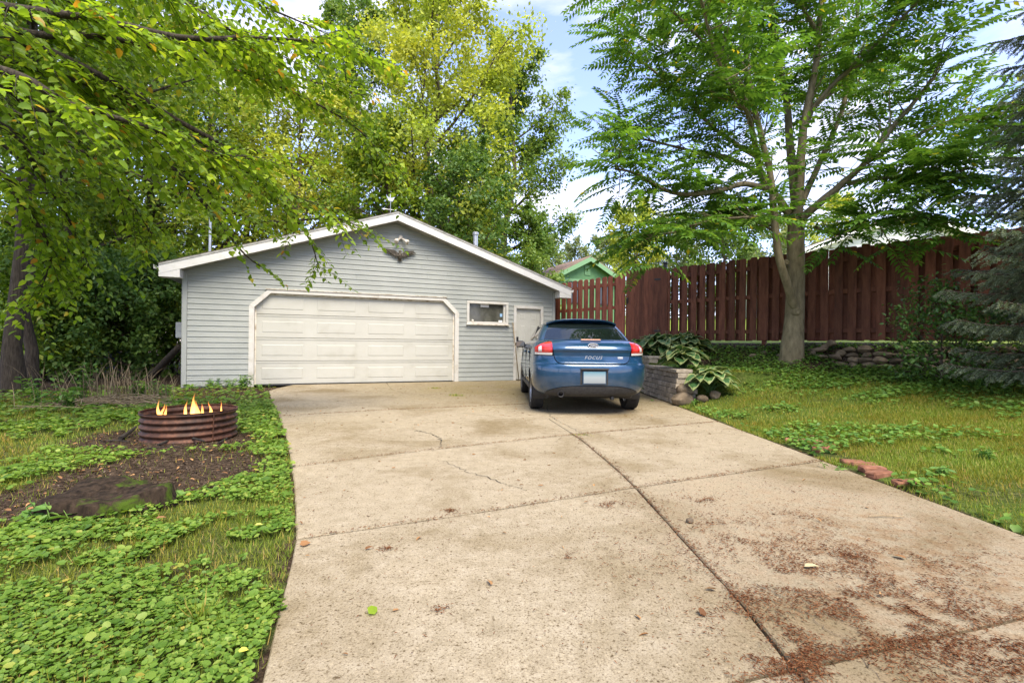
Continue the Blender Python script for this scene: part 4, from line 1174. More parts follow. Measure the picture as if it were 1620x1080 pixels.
# greenhouse
GV = np.array([  # z, rear y, front y, half width
    (1.075, .60, 3.50, .775), (1.12, .67, 3.38, .762), (1.16, .73, 3.27, .748), (1.24, .85, 3.06, .715), (1.32, .97, 2.86, .676), (1.39, 1.085, 2.68, .635), (1.435, 1.18, 2.52, .598), (1.462, 1.29, 2.38, .555), (1.48, 1.46, 2.22, .48)])
def gv(z): return tuple(np.interp(z, GV[:, 0], GV[:, j]) for j in (1, 2, 3))
GRD, GRN, GFD, GFN = .30, 3.6, .55, 3.0
def glass_rear(x, z):
    yr, yf, w = gv(z); a = np.clip(abs(x) / w, 0, .9995); return yr + GRD * (1 - (1 - a ** GRN) ** (1 / GRN))
def glass_front(x, z):
    yr, yf, w = gv(z); a = np.clip(abs(x) / w, 0, .9995); return yf - GFD * (1 - (1 - a ** GFN) ** (1 / GFN))
vv, ff = [], []
for (z, yr, yf, w) in GV: vv += ring_pts(z, yr, w, yf, GRD, GRN, GFD, GFN)
for i in range(len(GV) - 1):
    for k in range(NR): ff.append((i * NR + k, i * NR + (k + 1) % NR, (i + 1) * NR + (k + 1) % NR, (i + 1) * NR + k))
base = (len(GV) - 1) * NR; prev = base
for sx, sz in ((.6, .012), (.25, .016)):
    o = len(vv)
    for k in range(NR):
        x, y, z = vv[base + k]; vv.append((x * sx, 1.84 + (y - 1.84) * sx, z + sz))
    for k in range(NR): ff.append((prev + k, prev + (k + 1) % NR, o + (k + 1) % NR, o + k))
    prev = o
ff.append(tuple(prev + k for k in range(NR)))
b = MB(); b.v, b.f, b.m = vv, ff, [0] * len(ff)
roof_o = b.build('roof', M['paint'], CAR, smooth=True)

def patch(name, grid, mat, parent, off=.004, outward=None, lip=.012, thick=None):
    """thin curved panel lying proud of a surface; grid (n,m,3)"""
    g = np.asarray(grid, float); n, m = g.shape[:2]
    du = np.gradient(g, axis=0); dv = np.gradient(g, axis=1); nr = unit(np.cross(du, dv))
    if outward is not None and (nr.reshape(-1, 3) @ np.asarray(outward, float)).mean() < 0: nr = -nr
    top = g + nr * off; low = g - nr * lip
    i = np.arange(n - 1)[:, None] * m + np.arange(m - 1)[None, :]
    f = np.stack([i, i + 1, i + m + 1, i + m], -1).reshape(-1, 4)
    idx = np.arange(n * m).reshape(n, m)
    loop = list(idx[0, :]) + list(idx[1:, -1]) + list(idx[-1, ::-1][1:]) + list(idx[::-1, 0][1:-1])
    v = np.concatenate([top.reshape(-1, 3), low.reshape(-1, 3)])
    sk = np.array([(loop[k], loop[(k + 1) % len(loop)], loop[(k + 1) % len(loop)] + n * m, loop[k] + n * m) for k in range(len(loop))])
    me = np_mesh(name, [(v, np.concatenate([f, sk]))], mat, True)
    bm = bmesh.new(); bm.from_mesh(me); bmesh.ops.recalc_face_normals(bm, faces=bm.faces)
    # make sure the face normals look outward
    if outward is not None:
        s = sum((fc.normal.dot(Vector(outward)) * fc.calc_area() for fc in list(bm.faces)[:len(f)]), 0.0)
        if s < 0: bmesh.ops.reverse_faces(bm, faces=bm.faces)
    bm.to_mesh(me); bm.free(); sharp(me, 45)
    return link(name, me, parent)
def rear_patch(name, zs, half, mat, off, parent=CAR, nx=25, x0=None):
    g = []
    for z in zs:
        h = half(z); xs = np.linspace(-h if x0 is None else x0(z), h, nx)
        g.append([(x, float(rear_y(x, z)), z) for x in xs])
    return patch(name, g, mat, parent, off, (0, -1, .15))
# boot lid with its shut line
lid_h = lambda z: float(np.interp(z, [.772, .782, .80, .83, .88, .95, 1.0, 1.06, 1.115], [.44, .49, .525, .55, .567, .578, .59, .612, .64]))
zs = np.concatenate([[.776, .782, .79], np.linspace(.80, 1.112, 22)])
rear_patch('lid_gap', np.linspace(.767, 1.112, 24), lambda z: lid_h(z + .006) + .010, M['seam'], .002)
lid = rear_patch('boot_lid', zs, lid_h, M['paint'], .007)
# lower valance
val_top = lambda x: .445 - .10 * (abs(x) / .70) ** 4
g = []
for t in np.linspace(0, 1, 8):
    row = []
    for x in np.linspace(-.70, .70, 29):
        z = .288 + (val_top(x) - .288) * t; row.append((x, float(rear_y(x, z)), z))
    g.append(row)
patch('valance', g, M['charcoal'], CAR, .006, (0, -1, 0))
g = []
for t in np.linspace(0, 1, 3):
    g.append([(x, float(rear_y(x, val_top(x) + .010 * t)), val_top(x) + .010 * t) for x in np.linspace(-.71, .71, 29)])
patch('valance_gap', g, M['seam'], CAR, .0015, (0, -1, 0))
# number plate in its recess
g = [[(x, float(rear_y(x, z)), z) for x in np.linspace(-.205, .205, 12)] for z in np.linspace(.468, .700, 6)]
patch('plate_recess', g, M['charcoal'], CAR, .003, (0, -1, 0))
b = MB(); b.box((0, -.012, .574), (.352, .012, .196), .004); b.build('plate_frame', M['paint'], CAR)
b = MB(); b.box((0, -.020, .580), (.325, .006, .172), .003); b.build('number_plate', M['plate'], CAR)
b = MB(); b.box((0, -.026, .702), (.42, .035, .022), .008); b.build('plate_light_bar', M['charcoal'], CAR)
# tail lights: wedge wrapping the corner
for s in (-1, 1):
    def grid(z0f, z1f, u0=0, u1=1, n=16, m=10):
        g = []
        for u in np.linspace(u0, u1, n):
            x = .598 + (.838 - .598) * u
            z0, z1 = z0f(u), z1f(u)
            g.append([(s * x, float(rear_y(x, z)), z) for z in np.linspace(z0, z1, m)])
        return g
    top = lambda u: 1.098 - .010 * u - .075 * max(0.0, u) ** 2.2
    bot = lambda u: .902 + .004 * u
    tl = patch('tail_light', grid(lambda u: bot(u) + .034, top), M['tail_red'], CAR, .010, (s * .3, -1, 0))
    patch('reverse_lens', grid(bot, lambda u: bot(u) + .033), M['tail_clear'], tl, .009, (s * .3, -1, 0))
    patch('brake_lens', grid(lambda u: bot(u) + .05, lambda u: top(u) - .03, .10, .46), M['tail_deep'], tl, .013, (s * .3, -1, 0))
    patch('indicator_lens', grid(lambda u: bot(u) + .05, lambda u: top(u) - .03, .62, .80, 6), M['tail_clear'], tl, .0125, (s * .3, -1, 0))
    patch('lamp_gap', grid(lambda u: bot(u) - .006, lambda u: top(u) + .006, -.03, 1.03), M['seam'], tl, .0025, (s * .3, -1, 0))
    # seam between bumper and quarter panel
    g = [[(s * x, float(rear_y(x, z)), z) for z in np.linspace(.888, .894, 2)] for x in np.linspace(.55, .86, 14)]
    patch('bumper_gap', g, M['seam'], CAR, .002, (s * .3, -1, 0))
# emblem, lettering, trim badge, third brake light
def text_part(name, txt, size, mat, parent, loc, tilt, shear=0.0, spacing=1.0, depth=.002, xs=1.0):
    cu = bpy.data.curves.new(name, 'FONT'); cu.body = txt; cu.size = size; cu.extrude = depth; cu.shear = shear; cu.space_character = spacing
    cu.align_x = 'CENTER'; cu.align_y = 'CENTER'; cu.resolution_u = 3
    tmp = bpy.data.objects.new('tmp', cu); COL.objects.link(tmp); bpy.context.view_layer.update()
    me = bpy.data.meshes.new_from_object(tmp.evaluated_get(bpy.context.evaluated_depsgraph_get()))
    bpy.data.objects.remove(tmp)
    me.materials.clear(); me.materials.append(mat)
    o = link(name, me, parent, loc, (R(90) + tilt, 0, 0), (xs, 1, 1)); return o
yl = lambda x, z: float(rear_y(x, z)) - .008
text_part('model_lettering', 'FOCUS', .066, M['silver_letter'], CAR, (0, yl(0, .865) - .003, .865), 0.02, .35, 1.25, .003, 1.08)
b = MB(); b.box((.415, yl(.415, .865) - .004, .865), (.082, .008, .032), .002); b.box((.388, yl(.388, .865) - .009, .865), (.018, .003, .020)); b.box((.415, yl(.415, .865) - .009, .865), (.018, .003, .020)); b.box((.442, yl(.442, .865) - .009, .865), (.018, .003, .020))
b.build('trim_badge', M['silver_letter'], CAR)
ze = 1.045; ye = yl(0, ze)
em = MB(); em.lathe([(.0, -.006), (.84, -.006), (.88, -.012), (1.0, -.010), (1.0, .01)], 36, (0, 0, 0), axis='y')
em.v = [(q[0] * .083, q[1], q[2] * .036) for q in em.v]
emb = em.build('emblem', [M['chrome']], CAR, True, loc=(0, ye - .016, ze), rot=(R(-14), 0, 0))
em = MB(); em.lathe([(.0, -.0085), (.80, -.0085), (.83, -.004)], 36, axis='y'); em.v = [(q[0] * .083, q[1], q[2] * .036) for q in em.v]; em.build('emblem_field', M['emblem_blue'], emb, True)
text_part('emblem_script', 'Ford', .052, M['chrome'], emb, (0, -.0095, -.002), 0, .25, .95, .001, 1.05)
b = MB(); b.box((0, .295, 1.135), (.31, .03, .022), .008, rot=None); b.build('third_brake_light', M['brake_bar'], CAR)
# rear screen, side glass, windscreen
g = []
for z in np.linspace(1.145, 1.428, 12):
    w = gv(z)[2]; h = w - .085
    g.append([(x, float(glass_rear(x, z)), z) for x in np.linspace(-h, h, 17)])
patch('rear_window', g, M['car_glass'], CAR, .004, (0, -1, .6))
g = []
for z in np.linspace(1.10, 1.43, 8):
    w = gv(z)[2]; h = w - .10
    g.append([(x, float(glass_front(x, z)), z) for x in np.linspace(-h, h, 13)])
patch('windscreen', g, M['car_glass'], CAR, .004, (0, 1, .6))
for s in (-1, 1):
    for (a0, a1, b0, b1) in ((1.02, 1.93, 1.36, 1.91), (2.02, 3.06, 2.00, 2.62)):
        g = []
        for z in np.linspace(1.115, 1.405, 7):
            t = (z - 1.115) / .29; w = gv(z)[2]
            g.append([(s * (w - .001 - .03 * max(0, (y - 2.5)) ** 2 - .25 * max(0, 1.2 - y) ** 2), y, z) for y in np.linspace(a0 + (b0 - a0) * t, a1 + (b1 - a1) * t, 9)])
        patch('side_window', g, M['car_glass'], CAR, .004, (s, 0, .2))
    b = MB(); b.box((s * .704, 1.975, 1.25), (.02, .09, .32), .004, rot=Matrix.Rotation(s * R(-18), 3, 'Y')); b.build('door_pillar', M['black'], CAR)
    for y_ in (1.28, 2.30):
        b = MB(); b.box((s * .885, y_, .93), (.03, .19, .035), .012); b.build('door_handle', M['paint'], CAR)
    for y_ in (1.02, 1.97, 3.02):                 # door shut lines
        b = MB(); b.box((s * .884, y_, .70), (.012, .008, .60)); b.build('door_gap', M['seam'], CAR)
    b = MB(); b.box((s * .845, 2.25, .335), (.05, 2.0, .085), .02); b.build('sill', M['charcoal'], CAR)
    # door mirror
    b = MB(); b.box((s * .945, 2.86, 1.065), (.20, .13, .135), .045); b.tube([(s * .82, 2.92, 1.02), (s * .88, 2.90, 1.03)], .03, 8); mi = b.build('door_mirror', M['black'], CAR, angle=60)
    b = MB(); b.box((s * .948, 2.792, 1.067), (.165, .006, .10), .002); b.build('mirror_glass', M['car_glass'], mi)
    # head lamp
    b = MB(); b.box((s * .60, 4.24, .66), (.30, .12, .12), .04); b.build('headlight', M['tail_clear'], CAR)
# roof spoiler: blade with turned-down ends
g = []
for t in np.linspace(-1, 1, 25):
    x = t * .60; drop = .048 * abs(t) ** 5; back = .08 * abs(t) ** 3
    g.append([(x, 1.52, 1.484 - drop * 1.0 - .03 * abs(t) ** 2), (x, 1.33, 1.497 - drop - .020 * t * t), (x, 1.10 + back, 1.500 - drop - .022 * t * t), (x, 1.055 + back, 1.492 - drop - .022 * t * t), (x, 1.06 + back, 1.474 - drop * 1.1 - .022 * t * t), (x, 1.14 + back, 1.455 - drop - .028 * t * t), (x, 1.25 + back, 1.435 - drop - .05 * t * t)])
g = np.array(g); n, m = g.shape[:2]
i = np.arange(n - 1)[:, None] * m + np.arange(m - 1)[None, :]
f = np.stack([i, i + m, i + m + 1, i + 1], -1).reshape(-1, 4)
b = MB(); b.add(g.reshape(-1, 3), [tuple(q) for q in f] + [tuple(range(m)), tuple((n - 1) * m + k for k in range(m))[::-1]])
b.build('roof_spoiler', M['paint'], CAR, angle=50)
# underbody, exhaust, tow eye
b = MB(); b.box((0, 2.2, .30), (1.35, 3.7, .12), .03); b.box((.42, .62, .285), (.45, .5, .10), .03); b.tube([(-.42, .35, .30), (-.2, 1.0, .27), (-.1, 2.4, .26)], .035, 8); b.tube([(-.55, .93, .31), (.55, .93, .31)], .04, 8); b.box((.30, .16, .265), (.05, .10, .06), .01)
b.build('underbody', M['black'], CAR)
b = MB(); b.lathe([(.036, .22), (.044, .0), (.046, -.012), (.040, -.014), (.034, .02), (.032, .2)], 20, (-.48, .085, .325), axis='y'); b.build('exhaust_pipe', M['charcoal'], CAR, smooth=True)
# wheels
ty = MB(); ty.lathe([(.205, -.085), (.24, -.100), (.285, -.104), (.308, -.094), (.316, -.075), (.318, 0), (.316, .075), (.308, .094), (.285, .104), (.24, .100), (.205, .085), (.205, -.085)], 48, axis='x')
for gx_ in (-.052, -.018, .018, .052):            # tread grooves as dark raised ribs between blocks
    ty.lathe([(.3170, gx_ - .012), (.3215, gx_ - .010), (.3215, gx_ + .010), (.3170, gx_ + .012)], 48, axis='x')
tyre_me = ty.mesh('tyre', M['tyre'], True); sharp(tyre_me, 40)
rm = MB(); rm.lathe([(.0, .055), (.05, .058), (.06, .048), (.06, .02), (.0, .02)], 20, axis='x'); rm.lathe([(.207, .088), (.212, .092), (.20, .07), (.185, .0), (.185, -.08)], 40, axis='x')
for k in range(5):
    a = k * 2 * math.pi / 5
    rm.box((.045, math.cos(a) * .12, math.sin(a) * .12), (.03, .16, .055), .01, rot=Matrix.Rotation(a, 3, 'X'))
rim_me = rm.mesh('rim', M['alloy'], True); sharp(rim_me, 40)
bk = MB(); bk.lathe([(0, -.02), (.16, -.02), (.16, .0), (0, .0)], 24, axis='x'); disc_me = bk.mesh('brake_disc', M['charcoal'])
for (wy, _) in WB:
    for s in (-1, 1):
        w_ = empty('wheel', (s * .775, wy, .3215)); w_.parent = CAR; w_.rotation_euler = (0, 0, 0 if s > 0 else math.pi)
        link('tyre', tyre_me, w_); link('rim', rim_me, w_); link('brake_disc', disc_me, w_)
        b = MB()
        for q in range(24):                        # dark arch liner
            pass
        a_ = np.linspace(-.35, math.pi + .35, 20)
        v_ = [(s * xx, wy + math.cos(t) * .349, .32 + math.sin(t) * .349) for xx in (.60, .855) for t in a_]
        b.add(v_, [(q, q + 1, q + 21, q + 20) for q in range(19)]); b.build('arch_liner', M['black'], CAR)

# ------------------------------------------------------------------ trees
def tree(name, label, base, height, rad, crown0, leafmat, bark, n_leaf, lsize, seed, r0=None, lean=(0, 0), limbs=22, group=None, squash=1.0, tuft=.30, cat='tree', kind='rhomb', wid=.62, droop=.0):
    r = np.random.default_rng(seed)
    base = np.asarray(base, float); r0 = r0 or height * .016
    root = empty(name, tuple(base)); tag(root, label, cat, group)
    n = 12
    t = np.linspace(0, 1, n)
    wob = np.cumsum(r.normal(0, height * .008, (n, 2)), axis=0); wob -= wob[0]
    tr = np.stack([lean[0] * height * t ** 1.5 + wob[:, 0], lean[1] * height * t ** 1.5 + wob[:, 1], t * height * .94], 1)
    trunk_r = r0 * (1 - .88 * t) * (1 + .5 * np.exp(-t * 30))
    big, small, tips = [], [], []
    az = r.random() * 6
    for i in range(limbs):
        f = crown0 + (.97 - crown0) * ((i + r.random()) / limbs)
        p0 = np.array([np.interp(f, t, tr[:, k]) for k in range(3)])
        az += 2.4 + r.normal(0, .35)
        h = (f - crown0) / (1 - crown0)
        prof = (math.sin(math.pi * (0.12 + .83 * h) ** .85) ** .7) * rad * squash
        ln = max(.35, prof * r.uniform(.72, 1.15))
        el = R(r.uniform(8, 42)) + h * R(28)
        d = V3(math.cos(az) * math.cos(el), math.sin(az) * math.cos(el), math.sin(el))
        m = 7; s = np.linspace(0, 1, m)[:, None]
        side = np.cross(d, V3(0, 0, 1)) * r.normal(0, .12)
        path = p0 + d * ln * s + side * ln * s ** 2 + V3(0, 0, 1) * ln * ((.16 - droop) * s ** 2 - .04 * s) + np.cumsum(r.normal(0, ln * .02, (m, 3)), axis=0) * s
        lr = np.interp(f, t, trunk_r) * .55 + .004
        big.append((path, lr * (1 - .82 * s[:, 0])))
        nb = max(4, int(4 + ln * 1.6))
        for j in range(nb):
            g = .25 + .75 * (j + r.random()) / nb
            q = np.array([np.interp(g, s[:, 0], path[:, k]) for k in range(3)])
            dd = unit(d + r.normal(0, .75, 3) + V3(0, 0, .15 - droop)); l2 = ln * r.uniform(.20, .42) * (1.15 - .5 * g) + .2
            sp = np.linspace(0, 1, 4)[:, None]
            pb = q + dd * l2 * sp + V3(0, 0, -1) * l2 * (.10 + droop) * sp ** 2
            small.append((pb, .35 * lr * (1 - g * .5) * (1 - .8 * sp[:, 0]) + .003))
            for k in range(4):
                a = r.uniform(.3, 1); tips.append((np.array([np.interp(a, sp[:, 0], pb[:, c]) for c in range(3)]), dd, l2))
        tips.append((path[-1], d, ln * .3))
    # foliage: tufts round the twig tips
    tp = np.array([q[0] for q in tips]); td = np.array([q[1] for q in tips]); tl = np.array([q[2] for q in tips])
    w = r.random(len(tp)) ** .6; w /= w.sum()
    ch = r.choice(len(tp), n_leaf, p=w)
    sc = np.clip(tl[ch], .35, 1.6)[:, None] * tuft
    off = r.normal(0, 1, (n_leaf, 3)) * sc * np.array([1, 1, .72])
    pos = tp[ch] + off + td[ch] * sc * .6
    pos[:, 2] = np.maximum(pos[:, 2], .08)
    D = unit(td[ch] * .6 + r.normal(0, .8, (n_leaf, 3)) + V3(0, 0, -.35)); N = unit(r.normal(0, .55, (n_leaf, 3)) + V3(0, 0, .9) + unit(off) * .5)
    L = lsize * r.uniform(.65, 1.35, n_leaf)
    link('trunk', np_mesh('trunk', [tube(tr, trunk_r, 10), tubes(big, 6)], bark, True), root)
    crown = link('crown', np_mesh('crown', [leaves(pos, D, N, L, L * wid, kind), tubes(small, 3) + (1,)], [leafmat, M['twig']]), root)
    return root
def at_px(px, d): return P(px, HY, d)[0], d
def top_h(py, d, zb=0.0): return EYE + (HY - py) * d / FPX - zb

# tall trees behind the garage
BT = [  # name, label, px, d, top py, radius, crown0, leaf, n, size, seed
    ('maple_tree', 'tall yellow green tree rising right behind the garage peak', 690, 22.5, -40, 5.0, .16, 'leaf_yellow', 40000, .18, 21),
    ('cottonwood_tree', 'tall mid green tree right of the yellow green one above the vent stack', 792, 27, 70, 3.5, .14, 'leaf_green', 32000, .19, 22),
    ('elm_tree', 'tall tree behind the left slope of the garage roof against blue sky', 555, 28, -15, 3.6, .2, 'leaf_green', 28000, .20, 23),
    ('young_maple_tree', 'lower deep green tree directly behind the garage right of the peak', 735, 19.5, 235, 2.5, .10, 'leaf_deep', 17000, .15, 24),
    ('birch_tree', 'slim yellowish tree behind the garage left of its peak', 455, 21, 130, 3.0, .15, 'leaf_yellow', 15000, .16, 25),
    ('ash_tree', 'leafy green tree just behind the peak of the garage roof', 600, 20.5, 190, 2.6, .10, 'leaf_woods', 16000, .16, 26),
    ('hedge_tree', 'bushy green tree behind the right end of the garage roof', 835, 25, 330, 2.0, .05, 'leaf_green', 11000, .17, 27)]
for (nm, lab, px, d, py, rad, c0, lm, nl, ls, sd_) in BT:
    x, y = at_px(px, d); tree(nm, lab, (x, y, 0), top_h(py, d), rad, c0, M[lm], M['bark_brown'], nl, ls, sd_, group=None, limbs=26)
# woods on the left
WT = [
    ('oak_tree', 'dark trunked oak standing at the left edge of the yard', 22, 9.3, -250, 3.6, .42, 'leaf_woods', 14000, .13, 31, .150),
    ('slender_oak_tree', 'slimmer dark trunk close beside the thick oak trunk', 47, 9.9, -120, 2.6, .42, 'leaf_woods', 9000, .13, 32, .11),
    ('woodland_tree', 'woodland tree behind the oak at the far left', 95, 14.5, -60, 3.4, .14, 'leaf_woods', 18000, .15, 33, .16),
    ('woodland_tree', 'woodland tree filling the gap left of the mast pipe', 215, 17, -20, 3.6, .12, 'leaf_woods', 20000, .16, 34, .18),
    ('woodland_tree', 'bright woodland tree right behind the mast pipe', 318, 19, 40, 3.4, .10, 'leaf_yellow', 18000, .16, 35, .18),
    ('woodland_tree', 'woodland tree behind the left corner of the garage roof', 385, 23, 60, 3.4, .10, 'leaf_woods', 16000, .18, 36, .2),
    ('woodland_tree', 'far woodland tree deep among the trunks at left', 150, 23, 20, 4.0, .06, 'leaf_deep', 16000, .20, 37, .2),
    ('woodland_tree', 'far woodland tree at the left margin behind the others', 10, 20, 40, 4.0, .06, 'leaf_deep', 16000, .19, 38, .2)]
for (nm, lab, px, d, py, rad, c0, lm, nl, ls, sd_, r0) in WT:
    x, y = at_px(px, d); tree(nm, lab, (x, y, 0), top_h(py, d), rad, c0, M[lm], M['bark_dark'], nl, ls, sd_, r0=r0, limbs=26)
WS = [(70, 12.2, 470, 1.5, 'rounded dark shrub behind the oak trunks'), (150, 12.8, 455, 1.6, 'woodland shrub above the dry brush heap'), (222, 13.2, 430, 1.7, 'woodland shrub left of the garage flank'), (272, 14.6, 420, 1.5, 'tall shrub crowding the back of the garage flank'),
      (110, 16.5, 400, 2.2, 'tall thicket shrub deep between the trunks'), (10, 13.0, 400, 1.9, 'shrub at the far left margin beside the oak'), (190, 18.5, 380, 2.2, 'dim thicket shrub in the middle of the woods'), (255, 20, 360, 2.4, 'pale thicket shrub seen past the garage eave'), (40, 18, 370, 2.4, 'dim shrub far behind the oak trunk')]
for k, (px, d, py, rad, lab) in enumerate(WS):
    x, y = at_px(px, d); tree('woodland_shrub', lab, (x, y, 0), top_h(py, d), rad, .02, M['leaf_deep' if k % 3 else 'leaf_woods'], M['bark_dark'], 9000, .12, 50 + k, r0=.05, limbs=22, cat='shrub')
# far trees on the right
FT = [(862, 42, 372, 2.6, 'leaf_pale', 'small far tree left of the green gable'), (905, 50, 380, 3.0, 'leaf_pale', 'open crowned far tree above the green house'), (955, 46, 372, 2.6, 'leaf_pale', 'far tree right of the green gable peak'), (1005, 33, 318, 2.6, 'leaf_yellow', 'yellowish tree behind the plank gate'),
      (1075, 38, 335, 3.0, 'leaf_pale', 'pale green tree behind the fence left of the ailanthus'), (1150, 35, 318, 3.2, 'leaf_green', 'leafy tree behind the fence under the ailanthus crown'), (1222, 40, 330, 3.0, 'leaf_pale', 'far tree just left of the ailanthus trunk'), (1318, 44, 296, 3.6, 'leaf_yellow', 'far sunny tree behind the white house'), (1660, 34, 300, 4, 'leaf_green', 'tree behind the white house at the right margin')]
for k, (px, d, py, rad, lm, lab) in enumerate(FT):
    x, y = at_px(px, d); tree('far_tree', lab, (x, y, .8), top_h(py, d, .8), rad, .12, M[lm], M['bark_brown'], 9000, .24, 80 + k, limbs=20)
# trees behind the camera: they shade the yard and show in the car's glass
for k, (x, y, h, rad, lab) in enumerate([(-6.5, -8.5, 13, 4.2, 'broad tree behind the viewpoint to the left'), (5.0, -11.5, 14, 4.5, 'broad tree behind the viewpoint to the right'), (-1.0, -16, 15, 4.5, 'tall tree far behind the viewpoint')]):
    tree('yard_tree', lab, (x, y, 0), h, rad, .28, M['leaf_green'], M['bark_brown'], 9000, .26, 120 + k, limbs=22)

# ---- tree whose boughs hang over the yard from the left, thousands of separate leaves
r = np.random.default_rng(200)
MT = np.array([-8.3, 5.6, 0.0])
mt = empty('mulberry_tree', tuple(MT)); tag(mt, 'leafy tree whose boughs reach in from the left above the garage', 'tree')
trunk = smooth_path([(0, 0, -.1), (.1, .05, 1.2), (.2, .0, 2.6), (.5, .1, 4.0), (.7, .2, 5.6), (.9, .2, 7.2)], 14)
trr = np.linspace(.26, .07, 14)
boughs = [  # control points as sight lines with distance, starting near the trunk
    [(-300, 60, 5.4), (-60, 85, 5.2), (0, 93, 5.1), (60, 110, 5.1), (180, 150, 5.4), (300, 215, 5.8), (420, 290, 6.3), (520, 330, 6.7)],
    [(-300, 0, 5.4), (-50, 30, 5.0), (60, 55, 5.0), (170, 60, 5.3), (320, 95, 5.8), (450, 140, 6.3), (560, 200, 6.8), (615, 260, 7.2)],
    [(-250, -120, 5.5), (0, -60, 5.2), (120, 5, 5.2), (260, 60, 5.5), (400, 105, 6.0), (500, 130, 6.4), (560, 150, 6.8)],
    [(-250, -200, 5.5), (50, -120, 5.4), (200, -60, 5.6), (330, -20, 5.9), (440, 20, 6.3), (530, 60, 6.7)],
    [(-300, 100, 5.5), (-40, 120, 5.2), (50, 175, 5.3), (130, 230, 5.6), (200, 310, 6.0), (240, 370, 6.4)],
    [(-300, 90, 5.6), (0, 100, 5.3), (130, 140, 5.5), (240, 230, 5.8), (330, 330, 6.2), (385, 400, 6.6), (425, 430, 7.0)],
    [(-260, 40, 5.6), (0, 60, 5.0), (140, 110, 5.2), (280, 190, 5.6), (400, 260, 6.0), (455, 330, 6.5), (490, 380, 7.0), (505, 425, 7.4)],
    [(-300, 160, 5.6), (-20, 190, 5.2), (60, 270, 5.5), (110, 350, 5.9), (140, 420, 6.3)],
    [(-200, -220, 5.0), (0, -160, 4.6), (120, -90, 4.6), (240, -30, 4.9), (350, 40, 5.3), (420, 80, 5.7)],
    [(-260, 60, 4.6), (0, 110, 4.2), (110, 165, 4.3), (230, 200, 4.6), (330, 240, 5.0), (420, 250, 5.5)],
    [(-260, -40, 4.8), (0, 10, 4.4), (150, 30, 4.5), (290, 60, 4.8), (410, 60, 5.3), (520, 70, 5.9), (580, 95, 6.4)],
    [(-260, 120, 6.2), (0, 170, 6.2), (150, 250, 6.4), (300, 310, 6.8), (420, 350, 7.2), (530, 345, 7.6), (590, 372, 7.9)],
    [(-300, 220, 5.6), (-30, 260, 5.3), (40, 330, 5.6), (80, 400, 6.0), (60, 470, 6.3)]]
bl, tw, LP, LD, LN = [], [], [], [], []
for bi, c in enumerate(boughs):
    pth = smooth_path([P(*q) for q in c], 34)
    # join the hidden end to the trunk
    j = trunk[min(13, 6 + bi % 7)] + MT
    pth = np.vstack([smooth_path([j, .5 * (j + pth[0]) + V3(0, 0, .15), pth[0]], 5)[:-1], pth])
    n = len(pth); s = np.linspace(0, 1, n)
    bl.append((pth, .05 * (1 - s) ** 1.0 + .0045))
    tng = unit(np.gradient(pth, axis=0))
    for i in range(5, n):
        for q in range(3 if bi not in (4, 7, 12) else 2):
            if r.random() < (.12 if i < n * .68 or bi not in (5, 6, 11) else .80): continue
            a = pth[i] + r.normal(0, .02, 3)
            sd2 = unit(np.cross(tng[i], V3(0, 0, 1))) * r.choice((-1, 1))
            d = unit(tng[i] * r.uniform(.5, 1.1) + sd2 * r.uniform(.25, .9) + V3(0, 0, r.uniform(-.55, .25)))
            ln = r.uniform(.28, .75)
            sp = np.linspace(0, 1, 6)[:, None]
            tp_ = a + d * ln * sp + V3(0, 0, -1) * ln * .28 * sp ** 2
            tw.append((tp_, .0045 * (1 - .7 * sp[:, 0])))
            td_ = unit(np.gradient(tp_, axis=0))
            nl = int(ln / .042)
            for k in range(nl):
                g = (k + 1) / nl; p_ = np.array([np.interp(g, sp[:, 0], tp_[:, m]) for m in range(3)]); dd = td_[min(5, int(g * 5))]
                out = unit(np.cross(dd, V3(0, 0, 1))) * (1 if k % 2 else -1)
                LP.append(p_ + out * .012); LD.append(unit(dd * .55 + out * .8 + V3(0, 0, r.uniform(-.55, .2)))); LN.append(unit(V3(0, 0, 1) + r.normal(0, .45, 3)))
LP, LD, LN = map(np.array, (LP, LD, LN)); LL = r.uniform(.062, .118, len(LP))
link('trunk', np_mesh('trunk', [tube(trunk, trr, 12)], M['bark_dark'], True), mt)
link('boughs', np_mesh('boughs', [tubes([(p_ - MT, q) for p_, q in bl], 7), tubes([(p_ - MT, q) for p_, q in tw], 4)], M['bark_dark'], True), mt)
def leaf_objects(name, idx, Pn, D, N, scale, meshes, parent, base):
    for q, i in enumerate(idx):
        d = unit(D[i]); c = unit(np.cross(N[i], d)); n = np.cross(d, c)
        s = scale[i]
        mtx = Matrix(((d[0] * s, c[0] * s, n[0] * s, Pn[i][0] - base[0]), (d[1] * s, c[1] * s, n[1] * s, Pn[i][1] - base[1]), (d[2] * s, c[2] * s, n[2] * s, Pn[i][2] - base[2]), (0, 0, 0, 1)))
        link(name, meshes[q % len(meshes)], parent, matrix=mtx)
def in_view(p, m=0):
    px = CX + FPX * p[:, 0] / np.maximum(p[:, 1], .1); py = HY - FPX * (p[:, 2] - EYE) / np.maximum(p[:, 1], .1)
    return (px > -m) & (px < 1620 + m) & (py > -m) & (py < 1080 + m) & (p[:, 1] > .3)
vis = in_view(LP)
order = np.argsort(-(vis * LL / LP[:, 1])); near = order[:300]; rest = order[300:]
lv_, lf_ = tpl('ovate')
lm_ = []
for w_ in (.62, .70, .78):
    v_ = lv_ * np.array([1, w_, 1]); lm_.append(np_mesh('leaf', [(v_, lf_)], M['leaf_mulberry'], False))
leaf_objects('leaf', near, LP, LD, LN, LL, lm_, mt, MT)
